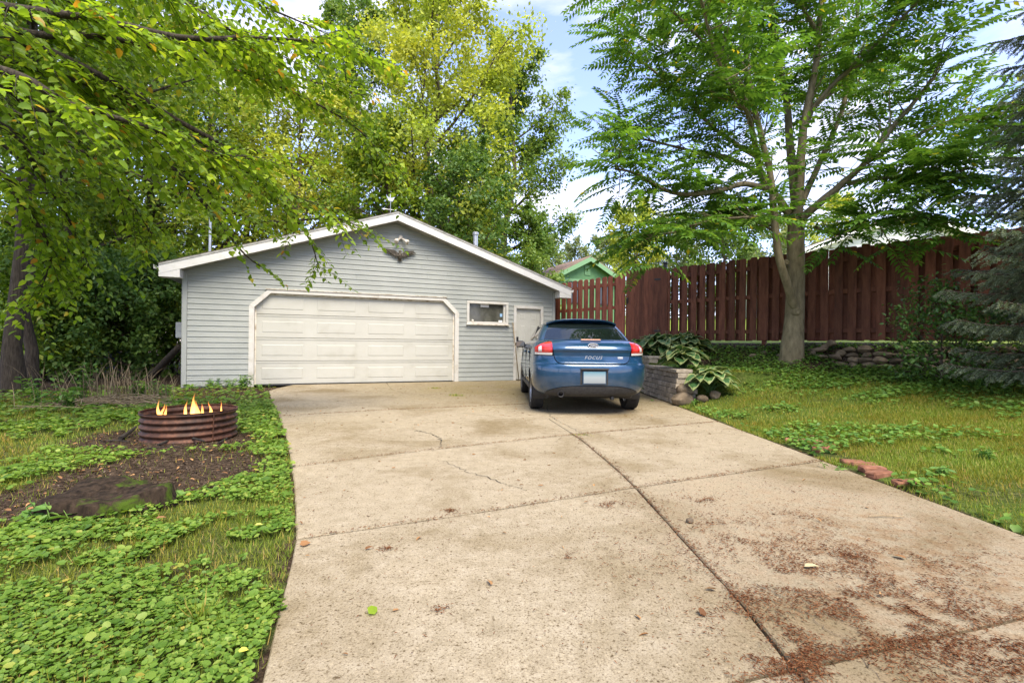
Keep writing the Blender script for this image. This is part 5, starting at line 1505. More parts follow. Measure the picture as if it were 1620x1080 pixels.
tag(link('foliage', np_mesh('foliage', [leaves(LP[rest] - MT, LD[rest], LN[rest], LL[rest], LL[rest] * r.uniform(.58, .8, len(rest)), 'ovate')], M['leaf_mulberry']), mt), kind='stuff')
# crown above the frame
cr = 5000
cp = np.array([.9, .4, 5.6]) + rand_dir(cr, r) * (r.random((cr, 1)) ** .4) * np.array([3.2, 3.4, 2.0])
keep = ~in_view(cp + MT, 40); cp = cp[keep]
tag(link('upper_foliage', np_mesh('upper_foliage', [leaves(cp, rand_dir(len(cp), r) + V3(0, 0, -.4), rand_dir(len(cp), r) * .5 + V3(0, 0, 1), .13, .09)], M['leaf_mulberry']), mt), kind='stuff')

# ---- ailanthus with feathered leaves, right of the drive
r = np.random.default_rng(300)
AB = P(1255, 553, 9.55); AB[2] = float(land(AB[0], AB[1])) - .05
al = empty('ailanthus_tree', tuple(AB)); tag(al, 'grey trunked tree with long feathered leaves in front of the fence', 'tree')
A0 = 9.55
limbs = [  # (control points px,py,d) , start radius, end radius
    ([(1252, 562, 9.55), (1257, 500, 9.55), (1259, 430, 9.55), (1259, 370, 9.55), (1262, 338, 9.55)], .175, .145),
    ([(1264, 502, 9.5), (1249, 462, 9.35), (1231, 405, 9.25), (1221, 330, 9.2), (1214, 270, 9.15), (1196, 190, 9.1), (1180, 110, 9.0)], .085, .042),
    ([(1250, 345, 9.6), (1236, 318, 9.7), (1210, 285, 9.9), (1196, 240, 10.0), (1182, 160, 10.1), (1180, 60, 10.2), (1200, -60, 10.3)], .085, .03),
    ([(1262, 342, 9.5), (1268, 270, 9.5), (1274, 190, 9.5), (1290, 100, 9.5), (1297, 20, 9.5), (1300, -90, 9.5)], .10, .032),
    ([(1268, 345, 9.4), (1300, 318, 9.2), (1338, 288, 9.0), (1370, 255, 8.8), (1420, 190, 8.6), (1480, 120, 8.4)], .09, .028),
    ([(1222, 300, 9.2), (1180, 292, 8.9), (1140, 300, 8.6), (1090, 306, 8.4), (1050, 295, 8.2), (1010, 270, 8.0), (975, 262, 7.8)], .06, .018),
    ([(1262, 345, 9.7), (1250, 250, 10.1), (1240, 150, 10.4), (1220, 40, 10.6), (1215, -60, 10.7)], .10, .035),
    ([(1200, 250, 10.0), (1160, 225, 10.0), (1120, 195, 9.9), (1080, 150, 9.8), (1040, 120, 9.6), (990, 80, 9.4)], .05, .016),
    ([(1212, 280, 9.9), (1150, 250, 10.2), (1090, 240, 10.4), (1030, 225, 10.6), (980, 215, 10.6)], .05, .016),
    ([(1186, 170, 9.1), (1150, 110, 8.8), (1110, 70, 8.6), (1060, 20, 8.3), (1000, -10, 8.0)], .04, .016),
    ([(1250, 385, 9.6), (1225, 368, 9.7), (1190, 348, 9.8), (1150, 345, 9.8), (1110, 355, 9.9)], .035, .014),
    ([(1340, 290, 9.0), (1400, 280, 8.4), (1460, 275, 7.9), (1510, 280, 7.5)], .05, .016),
    ([(1278, 180, 9.5), (1320, 130, 9.2), (1380, 70, 8.8), (1430, 20, 8.4), (1480, -30, 8.0)], .05, .018),
    ([(1290, 360, 9.4), (1320, 368, 9.0), (1365, 355, 8.5), (1410, 352, 8.1), (1460, 350, 7.7)], .038, .013),
    ([(1370, 258, 8.8), (1430, 225, 8.9), (1500, 190, 9.0), (1550, 190, 9.0), (1590, 200, 9.0)], .04, .015),
    ([(1296, 60, 9.5), (1260, 0, 9.0), (1230, -60, 8.6)], .04, .02),
    ([(1196, 230, 9.1), (1180, 180, 8.5), (1150, 140, 8.0), (1120, 60, 7.5), (1100, -20, 7.1)], .045, .016),
    ([(1224, 330, 9.2), (1190, 345, 8.8), (1130, 350, 8.5), (1070, 370, 8.3), (1020, 385, 8.2)], .03, .011),
    ([(1275, 200, 9.5), (1300, 160, 10.4), (1350, 130, 11.2), (1400, 110, 11.8)], .05, .018),
    ([(1262, 338, 9.55), (1300, 250, 9.9), (1330, 180, 10.2), (1345, 90, 10.4), (1360, -20, 10.6)], .07, .025)]
bl, nodes = [], []
for li, (c, ra, rb) in enumerate(limbs):
    n = 26 if li else 14
    pth = smooth_path([P(*q) for q in c], n)
    if li: pth += np.cumsum(r.normal(0, .006, (n, 3)), axis=0)
    else: pth[0, 2] -= .25
    rad = np.linspace(ra, rb, n)
    if li == 0: rad = rad * (1 + .35 * np.exp(-np.linspace(0, 1, n) * 9))
    bl.append((pth, rad))
    if li == 0: continue
    tng = unit(np.gradient(pth, axis=0))
    i0 = int(n * (.45 if ra > .08 else .22))
    for i in range(i0, n):
        m_ = 2 if ra > .08 else 2
        for q in range(m_):
            if r.random() < .28: continue
            d = unit(tng[i] * .8 + r.normal(0, .6, 3) * np.array([1, 1, .7]) + V3(0, 0, .1)); ln = r.uniform(.22, .7) * (1.0 if ra < .08 else 1.3)
            sp = np.linspace(0, 1, 5)[:, None]
            tp_ = pth[i] + d * ln * sp + V3(0, 0, 1) * ln * .15 * sp ** 2
            bl.append((tp_, np.linspace(min(.014, rad[i] * .5), .006, 5))); nodes.append((tp_[-1], d, 3)); nodes.append((tp_[2], d, 1))
    nodes.append((pth[-1], tng[-1], 6))
nodes = [q for q in nodes if r.random() < .9]
link('trunk', np_mesh('trunk', [tube(bl[0][0] - AB, bl[0][1], 18)], M['bark_grey'], True), al)
link('limbs', np_mesh('limbs', [tubes([(p_ - AB, q) for p_, q in bl[1:20]], 10), tubes([(p_ - AB, q) for p_, q in bl[20:]], 5)], M['bark_grey'], True), al)
# knots where limbs were lost
for (px, py, rr_) in ((1262, 492, .10), (1245, 415, .07), (1270, 352, .10)):
    q = P(px, py, 9.36) - AB; b = MB(); b.lathe([(rr_, 0.10), (rr_ * .95, .04), (rr_ * .6, -.02), (rr_ * .3, -.005), (0, .0)], 14, tuple(q), axis='y'); b.build('bark_knot', M['bark_grey'], al, smooth=True)
def frond_mesh(seed, pairs=11):
    r = np.random.default_rng(seed); n = pairs
    s = np.linspace(0, 1, 12)
    rach = np.stack([s, .05 * np.sin(s * 3 + seed), -(.26 + .07 * (seed % 4)) * s ** 2.0], 1)
    P_, D_, N_, L_ = [], [], [], []
    for k in range(n):
        g = .18 + .80 * k / (n - 1); p = np.array([np.interp(g, s, rach[:, c]) for c in range(3)])
        for sd_ in (-1, 1):
            sw_ = .30 + .35 * g
            P_.append(p + r.normal(0, .004, 3)); D_.append(unit(V3(sw_, sd_ * 1.0, -.28 - .25 * g + r.normal(0, .10)))); N_.append(unit(V3(0, r.normal(0, .15) - sd_ * .15, 1)))
            L_.append((.205 - .10 * abs(g - .42)) * r.uniform(.85, 1.1))
    P_.append(rach[-1]); D_.append(V3(1, 0, -.6)); N_.append(V3(.4, 0, 1)); L_.append(.14)
    P_, D_, N_, L_ = map(np.array, (P_, D_, N_, L_))
    v, f = leaves(P_, D_, N_, L_, L_ * .42, 'rhomb')
    tv, tf = tube(rach[::2], np.linspace(.007, .003, 6), 3)
    return v, f, tv, tf
fr = [frond_mesh(k, 9 + k % 3 * 2) for k in range(5)]
frm = [np_mesh('leaf_frond', [(a, b_, 0), (c, d, 1)], [M['leaf_ailanthus'], M['leaf_ailanthus']]) for a, b_, c, d in fr]
FPn, FDn, FNn, FS = [], [], [], []
for (p, d, cnt) in nodes:
    a0 = r.random() * 6.3
    for k in range(cnt):
        a = a0 + k * 2.4
        h = V3(math.cos(a), math.sin(a), 0)
        dd = unit(h + d * .45 + V3(0, 0, r.uniform(-.10, .45)))
        FPn.append(p); FDn.append(dd); FNn.append(unit(V3(0, 0, 1) + r.normal(0, .25, 3))); FS.append(r.uniform(.52, .95))
FPn, FDn, FNn, FS = map(np.array, (FPn, FDn, FNn, FS))
o_ = np.argsort(-(in_view(FPn) * FS / FPn[:, 1]))
leaf_objects('leaf_frond', o_[:300], FPn, FDn, FNn, FS, frm, al, AB)
pc = []
for q, i in enumerate(o_[300:]):
    d = FDn[i]; c = unit(np.cross(FNn[i], d)); n = np.cross(d, c); B_ = np.stack([d, c, n], 0) * FS[i]
    a, f, tv, tf = fr[q % 5]
    pc.append((a @ B_ + FPn[i] - AB, f)); pc.append((tv @ B_ + FPn[i] - AB, tf))
# merge same-size face arrays for speed
def merge(ps):
    v, f, o = [], [], 0
    for a, b_ in ps: v.append(a); f.append(b_ + o); o += len(a)
    return np.concatenate(v), np.concatenate(f)
tag(link('foliage', np_mesh('foliage', [merge(pc[0::2]), merge(pc[1::2])], M['leaf_ailanthus']), al), kind='stuff')

# ---- blue spruce at the right margin
r = np.random.default_rng(400)
SB = np.array([7.78, 5.6, 0.0]); SB[2] = float(land(SB[0], SB[1])) - .05
sp_ = empty('blue_spruce', tuple(SB)); tag(sp_, 'blue green spruce with drooping needled boughs at the right margin', 'tree')
SHT = 9.5
tr = np.stack([np.zeros(12), np.zeros(12), np.linspace(0, SHT, 12)], 1)
br, tw2, NP, ND = [], [], [], []
z = .62
while z < SHT - .3:
    cnt = 7; ln0 = 1.95 * (1 - .50 * z / SHT) + .1
    a0 = r.random() * 6
    for k in range(cnt):
        a = a0 + k * 2 * math.pi / cnt + r.normal(0, .15)
        facing = math.cos(a - math.atan2(-SB[1] * .6, -SB[0]))       # towards the viewpoint
        ln = ln0 * r.uniform(.8, 1.12)
        h = V3(math.cos(a), math.sin(a), 0)
        s = np.linspace(0, 1, 10)[:, None]
        path = V3(0, 0, z) + h * ln * s + V3(0, 0, 1) * ln * (-.34 * s + .22 * s ** 3) + np.cumsum(r.normal(0, .008, (10, 3)), axis=0)
        br.append((path, np.linspace(.026, .006, 10)))
        det = facing > -.35 and z < 6.6
        tn = unit(np.gradient(path, axis=0)); side = unit(np.cross(h, V3(0, 0, 1)))
        ns = int(ln / (.05 if det else .12))
        for j in range(ns):
            g = .18 + .82 * (j + r.random() * .6) / ns
            p = np.array([np.interp(g, s[:, 0], path[:, c]) for c in range(3)]); sg = 1 if j % 2 else -1
            l2 = (.16 + .42 * (1 - g)) * r.uniform(.75, 1.15) * min(1, ln / 1.4)
            d = unit(h * .75 + side * sg * r.uniform(.5, .95) + V3(0, 0, r.uniform(-.55, -.1)))
            q = np.linspace(0, 1, 5)[:, None]
            tp_ = p + d * l2 * q + V3(0, 0, -1) * l2 * .22 * q ** 2
            tw2.append((tp_, np.linspace(.005, .002, 5)))
            lst = [(tp_, l2)]
            if l2 > .22:
                for m_ in (1, 2, 3):
                    d3 = unit(d + side * r.choice((-1, 1)) * .8 + V3(0, 0, r.uniform(-.5, .1))); l3 = l2 * .42
                    t3 = tp_[m_] + d3 * l3 * q; lst.append((t3, l3)); tw2.append((t3, np.linspace(.003, .0015, 5)))
            for (tt, l_) in lst:
                m_ = int(l_ * (640 if det else 110)) + 4
                gg = r.random(m_); pp = np.stack([np.interp(gg, q[:, 0], tt[:, c]) for c in range(3)], 1)
                ax = unit(tt[-1] - tt[0]); rd = unit(np.cross(np.broadcast_to(ax, (m_, 3)), rand_dir(m_, r)))
                NP.append(pp); ND.append(rd * .85 + ax * .75 + V3(0, 0, .18))
        gg = r.random(int(ln * 90)); pp = np.stack([np.interp(gg, s[:, 0], path[:, c]) for c in range(3)], 1)
        NP.append(pp[gg > .3]); ND.append(rand_dir(len(pp), r)[gg > .3] + h * .6)
    z += r.uniform(.17, .25)
NP, ND = np.concatenate(NP), np.concatenate(ND)
nl_ = r.uniform(.022, .036, len(NP))
nv = np.stack([NP, NP + unit(ND) * nl_[:, None] * .55 + unit(np.cross(ND, rand_dir(len(NP), r))) * .0055, NP + unit(ND) * nl_[:, None]], 1)
nv[:, 0] -= unit(np.cross(ND, V3(.3, .2, 1))) * .0052
link('trunk', np_mesh('trunk', [tube(tr, np.linspace(.17, .03, 12), 12)], M['bark_brown'], True), sp_)
link('boughs', np_mesh('boughs', [tubes(br, 5), tubes(tw2, 3)], M['bark_brown'], True), sp_)
tag(link('needles', np_mesh('needles', [(nv.reshape(-1, 3), np.arange(len(NP) * 3).reshape(-1, 3))], M['needle']), sp_), kind='stuff')
print('mulberry leaves', len(LP), 'fronds', len(FPn), 'needles', len(NP))

# ------------------------------------------------------------------ ground cover, grass, litter
r = np.random.default_rng(500)
def scatter(n, x0, x1, y0, y1):
    return r.uniform(x0, x1, n), r.uniform(y0, y1, n)
def view_ok(x, y, pad=.5): return (np.abs(x) < 1.10 * y + pad)
# broad-leaved ground ivy over the left yard
def ivy_zone(dens, y0, y1, lo, hi):
    A = (1.0 - max(-10.0, -1.12 * y1 - .5)) * (y1 - y0); n = int(A * dens)
    x, y = scatter(n, max(-10.0, -1.12 * y1 - .5), 1.0, y0, y1)
    le = left_edge(y) - .015 * (1 + np.sin(y * 9)) + .05 * (fbm(x, y, .25) - .5)
    ok = view_ok(x, y) & (x < le) & (ga_local(x, y)[1] < -.05)
    x, y = x[ok], y[ok]
    patchy = fbm(x * 1.0, y, .75); fine_ = vnoise(x, y, .16)
    far_in = sstep(7.2, 9.2, y - .45 * (x + 4))           # thins out into the wood
    pr = (1 - bare(x, y)) * sstep(.36, .56, patchy + .55 * (fine_ - .5)) * (1 - .75 * far_in)
    ok = r.random(len(x)) < pr; x, y = x[ok], y[ok]; n = len(x)
    h = (.008 + .05 * fbm(x, y, .22) + r.uniform(0, .022, n)) * (.55 + .09 * y)
    p = np.stack([x, y, land(x, y) + h], 1)
    a = r.uniform(0, 2 * math.pi, n)
    D = np.stack([np.cos(a), np.sin(a), r.normal(-.05, .22, n)], 1); N = unit(np.stack([r.normal(0, .30, n), r.normal(-.12, .30, n), np.ones(n)], 1))
    L = r.uniform(lo, hi, n) * (.70 + .5 * fbm(x + 7, y, .5)) * np.exp(r.normal(0, .28, n))
    return leaves(p, D, N, L, L * r.uniform(.85, 1.05, n), 'round')
ivy = [ivy_zone(8500, 1.2, 2.2, .009, .020), ivy_zone(5200, 2.2, 3.2, .012, .026), ivy_zone(2900, 3.2, 5.5, .017, .033), ivy_zone(1200, 5.5, 8.0, .028, .048), ivy_zone(520, 8.0, 12.0, .045, .07)]
tag(link('ground_ivy', np_mesh('ground_ivy', ivy, M['ground_leaf'])), 'round leaved green ground cover spread over the left side of the yard', 'ground cover', kind='stuff')
def grass_zone(n, x0, x1, y0, y1, mask, lo, hi, wd):
    x, y = scatter(n, x0, x1, y0, y1)
    ok = view_ok(x, y) & (r.random(n) < mask(x, y)); x, y = x[ok], y[ok]; n = len(x)
    a = r.uniform(0, 2 * math.pi, n); lean = r.uniform(.25, 1.1, n)
    D = np.stack([np.cos(a) * lean, np.sin(a) * lean, np.ones(n)], 1); N = unit(np.stack([np.cos(a), np.sin(a), -lean * .6], 1) + r.normal(0, .2, (n, 3)))
    L = r.uniform(lo, hi, n)
    return leaves(np.stack([x, y, land(x, y) - .004], 1), D, N, L, np.full(n, wd) * (.7 + .12 * y), 'blade')
def lm(x, y): return np.where((x < left_edge(y) - .01) & (ga_local(x, y)[1] < -.1), (1 - .9 * bare(x, y)) * (.25 + .75 * sstep(.38, .62, fbm(x + 31, y + 11, 1.1))) * (1 - .6 * sstep(7, 9, y)), 0)
def rm_(x, y):
    q = fence_dist(x, y); edge = XR + .03 * np.sin(y * 5) + .06 * (fbm(x, y, .3) - .5)
    wallz = (x < 3.9) & (y > 8.35)
    wallz = wallz | ((x < XR + .26) & (y > 3.75) & (y < 5.25) & (fbm(x, y, .4) < .62))
    return np.where((x > edge) & (q > .5) & ~wallz, (.35 + .65 * sstep(.30, .55, fbm(x - 5, y + 3, .9))) * sstep(.9, 2.4, q + .8 * (fbm(x, y, .7) - .5) + .1), 0)
gl_l = grass_zone(170000, -9, 0.5, 1.2, 9.5, lm, .025, .07, .0042)
gl_2 = grass_zone(60000, -4.2, 0.2, 1.2, 3.6, lm, .015, .05, .0030)
tag(link('grass', np_mesh('grass', [gl_l, gl_2], M['grass'])), 'thin grass growing between the ground cover on the left', 'grass', kind='stuff')
gr_ = [grass_zone(190000, 2.8, 8.5, 2.3, 6.2, rm_, .022, .062, .0036), grass_zone(110000, 2.9, 9.3, 6.2, 11.0, rm_, .028, .07, .0042)]
tag(link('lawn', np_mesh('lawn', gr_, M['grass'])), 'mown grass of the lawn sloping up on the right', 'grass', kind='stuff')
# shade-loving ground cover on the bank under the fence, and clover patches in the lawn
n = 95000; x, y = scatter(n, 2.9, 9.5, 2.6, 12.6)
q = fence_dist(x, y); ok = view_ok(x, y) & (x > XR + .04) & (q > .12) & ~((x < 3.28) & (y > 8.2)); x, y, q = x[ok], y[ok], q[ok]
pr = sstep(2.9, 1.2, q + 1.3 * (fbm(x, y, .9) - .5)) * sstep(.22, .45, fbm(x, y + 20, .4)) * .9 + .45 * sstep(.62, .72, fbm(x + 50, y, .7)) * sstep(8.5, 7.0, y) + .5 * sstep(XR + .35, XR, x)*sstep(.4, .6, fbm(x, y, .5))
ok = r.random(len(x)) < np.clip(pr, 0, 1); x, y = x[ok], y[ok]; n = len(x)
a = r.uniform(0, 6.283, n); L = r.uniform(.026, .055, n)
p = np.stack([x, y, land(x, y) + r.uniform(.01, .08, n)], 1)
tag(link('bank_ground_cover', np_mesh('bank_ground_cover', [leaves(p, np.stack([np.cos(a), np.sin(a), r.normal(-.1, .25, n)], 1), unit(np.stack([r.normal(0, .3, n), r.normal(-.15, .3, n), np.ones(n)], 1)), L, L * .9, 'round')], M['bank_leaf'])), 'dark leafy ground cover on the bank below the fence', 'ground cover', kind='stuff')
# brown needles: drifts at lower right, thin scatter elsewhere
cl = [(1400, 965, .26, 2600), (1330, 940, .20, 1500), (1470, 985, .17, 1500), (1250, 900, .20, 900), (1180, 850, .16, 700), (1345, 880, .05, 260), (1110, 790, .05, 180), (967, 799, .05, 220), (707, 809, .025, 120), (1260, 1040, .12, 1000), (1230, 1020, .07, 500), (1180, 985, .08, 300), (1390, 1020, .14, 700),
      (1600, 1030, .14, 900), (1560, 1060, .12, 500), (1500, 930, .16, 500), (1420, 880, .10, 260), (1270, 820, .12, 260), (1150, 830, .10, 240), (1000, 850, .14, 200), (1320, 860, .18, 420), (1560, 890, .12, 240), (1180, 945, .04, 140), (1210, 995, .05, 260), (1290, 1060, .08, 500), (1050, 800, .2, 250), (1100, 900, .25, 420), (612, 868, .02, 60), (695, 965, .02, 40), (893, 880, .025, 50)]
X_, Y_ = [], []
for (px, py, sg, cnt) in cl:
    c = G(px, py); m_ = fbm
    cnt = int(cnt * .66); sg *= 1.08
    xx = r.normal(c[0], sg, cnt * 2); yy = r.normal(c[1], sg * .8, cnt * 2)
    k = r.random(cnt * 2) < sstep(.34, .58, fbm(xx + 9, yy, .12)); X_.append(xx[k]); Y_.append(yy[k])
xx, yy = scatter(16000, -5, XR, 1.2, 12.5); k = r.random(16000) < (.25 + .75 * sstep(-.5, 2.0, xx)) * (.35 + .65 * sstep(6, 3, yy)); X_.append(xx[k]); Y_.append(yy[k])
t_ = r.uniform(1.3, 5.6, 1000); X_.append(long_joint(t_) + r.normal(0, .022, 1000)); Y_.append(t_)          # caught in the joints
for f_, xa_, xb_ in ((T[4], -1.9, 2.9), (T[5], -3.4, .6)):
    t_ = r.uniform(xa_, xb_, 1300); X_.append(t_); Y_.append(f_(t_) + r.normal(0, .022, 1300))
for f_, x0 in ((T[2], .7), (T[3], -1.1)):
    t_ = r.uniform(x0, XR, 900); X_.append(t_); Y_.append(f_(t_) + r.normal(0, .015, 900))
x, y = np.concatenate(X_), np.concatenate(Y_)
ok = (x > left_edge(y) + .01) & (x < XR + .02) & (ga_local(x, y)[1] < -.06) & view_ok(x, y); x, y = x[ok], y[ok]; n = len(x)
a = r.uniform(0, 6.283, n)
D = np.stack([np.cos(a), np.sin(a), r.normal(0, .12, n)], 1); N = unit(np.stack([r.normal(0, .3, n), r.normal(0, .3, n), np.ones(n)], 1))
L = r.uniform(.008, .024, n)
tag(link('needle_litter', np_mesh('needle_litter', [leaves(np.stack([x, y, drive_z(x, y) + r.uniform(.0035, .010, n)], 1), D, N, L, np.full(n, .0026) + .0006 * y, 'rhomb')], M['litter'])), 'brown dry needles drifted over the concrete drive', 'litter', kind='stuff')
# dead leaves and twigs on the bare soil
n = 15000; x, y = scatter(n, -9.5, 0, 1.4, 11); pr = np.where(x < left_edge(y) - .03, .05 + .9 * bare(x, y) * .45 + .55 * sstep(6.8, 8.5, y - .3 * (x + 5)), 0)
ok = (r.random(n) < pr) & view_ok(x, y) & (ga_local(x, y)[1] < -.1) & (np.hypot(x - RING[0], y - RING[1]) > .47); x, y = x[ok], y[ok]; n = len(x)
a = r.uniform(0, 6.283, n); L = r.uniform(.012, .055, n)
tag(link('leaf_litter', np_mesh('leaf_litter', [leaves(np.stack([x, y, land(x, y) + r.uniform(.006, .02, n)], 1), np.stack([np.cos(a), np.sin(a), r.normal(0, .25, n)], 1), unit(np.stack([r.normal(0, .35, n), r.normal(0, .35, n), np.ones(n)], 1)), L, L * r.uniform(.25, .6, n), 'ovate')], M['dry_leaf'])), 'brown dead leaves and bark chips on the bare soil', 'litter', kind='stuff')
# clods, bark crumbs and ash flakes on the bare soil
n = 26000; x, y = scatter(n, -5.2, -.9, 2.2, 6.6); ok = (x < left_edge(y) - .02) & (r.random(n) < bare(x, y) ** 1.5) & (np.hypot(x - RING[0], y - RING[1]) > .45); x, y = x[ok], y[ok]; n = len(x)
L = r.uniform(.004, .022, n) * r.uniform(.5, 1.3, n)
tag(link('soil_crumbs', np_mesh('soil_crumbs', [leaves(np.stack([x, y, land(x, y) + r.uniform(.001, .008, n)], 1), rand_dir(n, r) * np.array([1, 1, .35]), rand_dir(n, r) * .7 + V3(0, 0, .6), L, L * r.uniform(.3, .9, n), 'rhomb')], M['crumb'])), 'dark soil clods and bark crumbs round the fire ring', 'soil', kind='stuff')
# small leaf bits on the drive
n = 1500; x, y = scatter(n, -5, XR, 1.4, 12); kk = r.random(n) < .25 + .75 * sstep(4.5, 7.5, y); x, y = x[kk], y[kk]; ok = (x > left_edge(y) + .03) & (ga_local(x, y)[1] < -.1) & view_ok(x, y); x, y = x[ok], y[ok]; n = len(x); a = r.uniform(0, 6.283, n); L = r.uniform(.012, .045, n)
tag(link('leaf_crumbs', np_mesh('leaf_crumbs', [leaves(np.stack([x, y, drive_z(x, y) + .006], 1), np.stack([np.cos(a), np.sin(a), r.normal(0, .2, n)], 1), unit(np.stack([r.normal(0, .3, n), r.normal(0, .3, n), np.ones(n)], 1)), L, L * r.uniform(.2, .55, n), 'ovate')], M['dry_leaf'])), 'small brown leaf bits scattered on the drive', 'litter', kind='stuff')
# moss and weeds in the drive joint
def tuft(name, label, px, py, n, h, mat, z=None, w=.005, spread=.05, cat='weed'):
    q = G(px, py, .0 if z is None else z); q[2] = float(drive_z(q[0], q[1])) if z is None else z
    a = r.uniform(0, 6.283, n); ln_ = r.uniform(.3, 1.5, n)
    D = np.stack([np.cos(a) * ln_, np.sin(a) * ln_, np.ones(n)], 1); N = unit(np.stack([np.cos(a), np.sin(a), -ln_ * .6], 1))
    p = np.stack([r.normal(0, spread, n), r.normal(0, spread * .5, n), np.zeros(n)], 1); L = r.uniform(.5, 1, n) * h
    o = link(name, np_mesh(name, [leaves(p, D, N, L, np.full(n, w), 'blade')], mat), None, tuple(q)); tag(o, label, cat); return o
tuft('grass_tuft', 'larger grass tuft growing in the drive before the garage door', 721, 626, 110, .07, M['grass'], w=.008, spread=.075)
tuft('grass_tuft', 'small grass tuft in the drive crack nearest the garage door', 688, 616, 60, .06, M['grass'], w=.008, spread=.05)
tuft('grass_tuft', 'tiny moss tuft in the drive crack behind the car', 916, 688, 60, .025, M['grass'], w=.006, spread=.06)['kind'] = 'stuff'
tuft('grass_tuft', 'spiky onion grass tuft by the lower left drive edge', 318, 985, 46, .13, M['grass'], 0.0, .007, .03)
# single fallen leaves big enough to point at
def fallen(label, px, py, L, W, mat, rz, z=None, tilt=.12):
    q = G(px, py); q[2] = (float(drive_z(q[0], q[1])) if left_edge(q[1]) < q[0] < XR else float(land(q[0], q[1])) + .055) + .010
    v, f = tpl('ovate'); o = link('fallen_leaf', np_mesh('fallen_leaf', [(v * np.array([L, W, L * .8]), f)], mat), None, tuple(q), (tilt, -.05, rz)); tag(o, label, 'leaf')
fallen('yellow green fallen leaf on the near left part of the drive', 583, 974, .055, .045, M['leaf_mulberry'], 1.2, tilt=.5)
fallen('long pale fallen leaf lying amid the needles on the drive', 1272, 899, .085, .032, M['pale_leaf'], .1)
fallen('tan fallen leaf among the brown needles right of the pale one', 1434, 886, .06, .045, M['dry_leaf'], 2.2)
fallen('curled brown leaf in the middle of the drive', 777, 928, .055, .026, M['dry_leaf'], 1.9, tilt=.5)
fallen('brown leaf at the left rim of the drive by the joint', 474, 864, .055, .05, M['dry_leaf'], .6, tilt=.3)
fallen('dark crumpled leaf near the bottom of the long joint', 1108, 975, .05, .04, M['dry_leaf'], .9, tilt=.6)
fallen('tan curled leaf on the long joint of the drive', 1134, 935, .05, .035, M['dry_leaf'], 2.9, tilt=.4)
fallen('pale fallen leaf near the brick edging of the lawn', 1368, 754, .10, .04, M['pale_leaf'], .2)
fallen('bright yellow fallen leaf on the ground cover beside the drive', 403, 848, .04, .026, M['yellow_leaf'], .3)
fallen('orange yellow leaf on the ground cover right of the stump', 246, 841, .05, .03, M['dry_leaf'], .5)
fallen('yellow fallen leaf at the lower edge near the drive corner', 377, 1058, .03, .027, M['yellow_leaf'], .2)
fallen('yellow fallen leaf on the upper lawn below the stone wall', 1468, 638, .12, .06, M['yellow_leaf'], .4)
fallen('larger yellow leaf lying in the lawn near the spruce', 1522, 668, .13, .06, M['yellow_leaf'], .1)
fallen('small yellow leaf on the bank left of the tree', 1178, 640, .08, .04, M['yellow_leaf'], 1.0)
b = MB(); q = G(1092, 826); o = link('pebble', stone_mesh(90, .05, .05, .035, M['stone']), None, (q[0], q[1], .012)); tag(o, 'small dark pebble on the drive beside the long joint', 'stone')
q = G(1400, 819); b = MB(); b.tube([(-.10, 0, .008), (0, .012, .010), (.12, .0, .009)], .0035, 5); o = b.build('fallen_twig', M['deadwood'], None, loc=(q[0], q[1], .002)); tag(o, 'thin dark twig lying on the right half of the drive', 'twig')

# ------------------------------------------------------------------ fire ring, fire, charred sticks, stump
ring = empty('fire_ring', (RING[0], RING[1], .0)); rz0 = float(land(RING[0], RING[1])); ring.location.z = rz0 - .01
tag(ring, 'rusty corrugated steel fire ring with flames inside', 'fire ring')
prof = []
RR, RH = .435, .30
for t in np.linspace(0, 1, 41): prof.append((RR + .011 * math.sin(t * 4.5 * 2 * math.pi), t * RH))
prof += [(RR + .014, RH + .004), (RR + .004, RH + .007), (RR - .006, RH + .002)]
for t in np.linspace(1, 0, 21): prof.append((RR - .006 + .011 * math.sin(t * 4.5 * 2 * math.pi), t * RH))
b = MB(); b.lathe(prof, 72); b.build('ring_wall', M['rust'], ring, angle=60)
b = MB(); b.tube([(.43 * math.cos(-.5), .43 * math.sin(-.5) - .012, 0), (.442 * math.cos(-.5), .442 * math.sin(-.5) - .004, RH)], .007, 6); b.build('seam_rivet_strip', M['rust'], ring)
b = MB(); b.lathe([(RR - .02, .06), (.33, .085), (.2, .11), (0, .12)], 36); b.build('ash_bed', M['ash'], ring, smooth=True)
fire = empty('fire', (RING[0], RING[1], rz0 + .08)); tag(fire, 'low orange campfire burning inside the rusty ring', 'fire')
for k in range(5):
    a = k * 1.25; b = MB(); b.tube([(.30 * math.cos(a), .30 * math.sin(a), .05), (.02, .01, .12), (-.22 * math.cos(a + .3), -.22 * math.sin(a + .3), .06)], [.035, .038, .03], 8); b.build('log', M['char'], fire)
def tongue(x, y, h, w, seed, twist=.5):
    r2 = np.random.default_rng(seed); m = 12
    ctr, rad = [], []
    for t in np.linspace(0, 1, m):
        ctr.append((x + .75 * w * math.sin(t * 5.5 + seed * 1.7) * t ** .8 + .3 * w * math.sin(t * 11 + seed), y, t * h + .02)); rad.append(w * (.9 * math.sin(math.pi * min(1, .30 + .70 * t)) ** 1.3 * (1 + .22 * math.sin(t * 9 + seed * 2.3))) + .001)
    b = MB(); v, f = tube(ctr, rad, 12); v = v.reshape(m, 12, 3); v[:, :, 1] = y + (v[:, :, 1] - y) * .75
    b.add(v.reshape(-1, 3), [tuple(q) for q in f]); b.build('flame', M['flame'], fire, smooth=True)
tongue(.07, -.05, .37, .030, 1); tongue(.055, -.03, .29, .036, 2); tongue(.11, -.06, .295, .030, 3); tongue(.15, -.02, .262, .026, 11); tongue(-.25, -.12, .315, .020, 4); tongue(-.22, -.11, .265, .028, 5); tongue(-.19, -.10, .255, .018, 12)
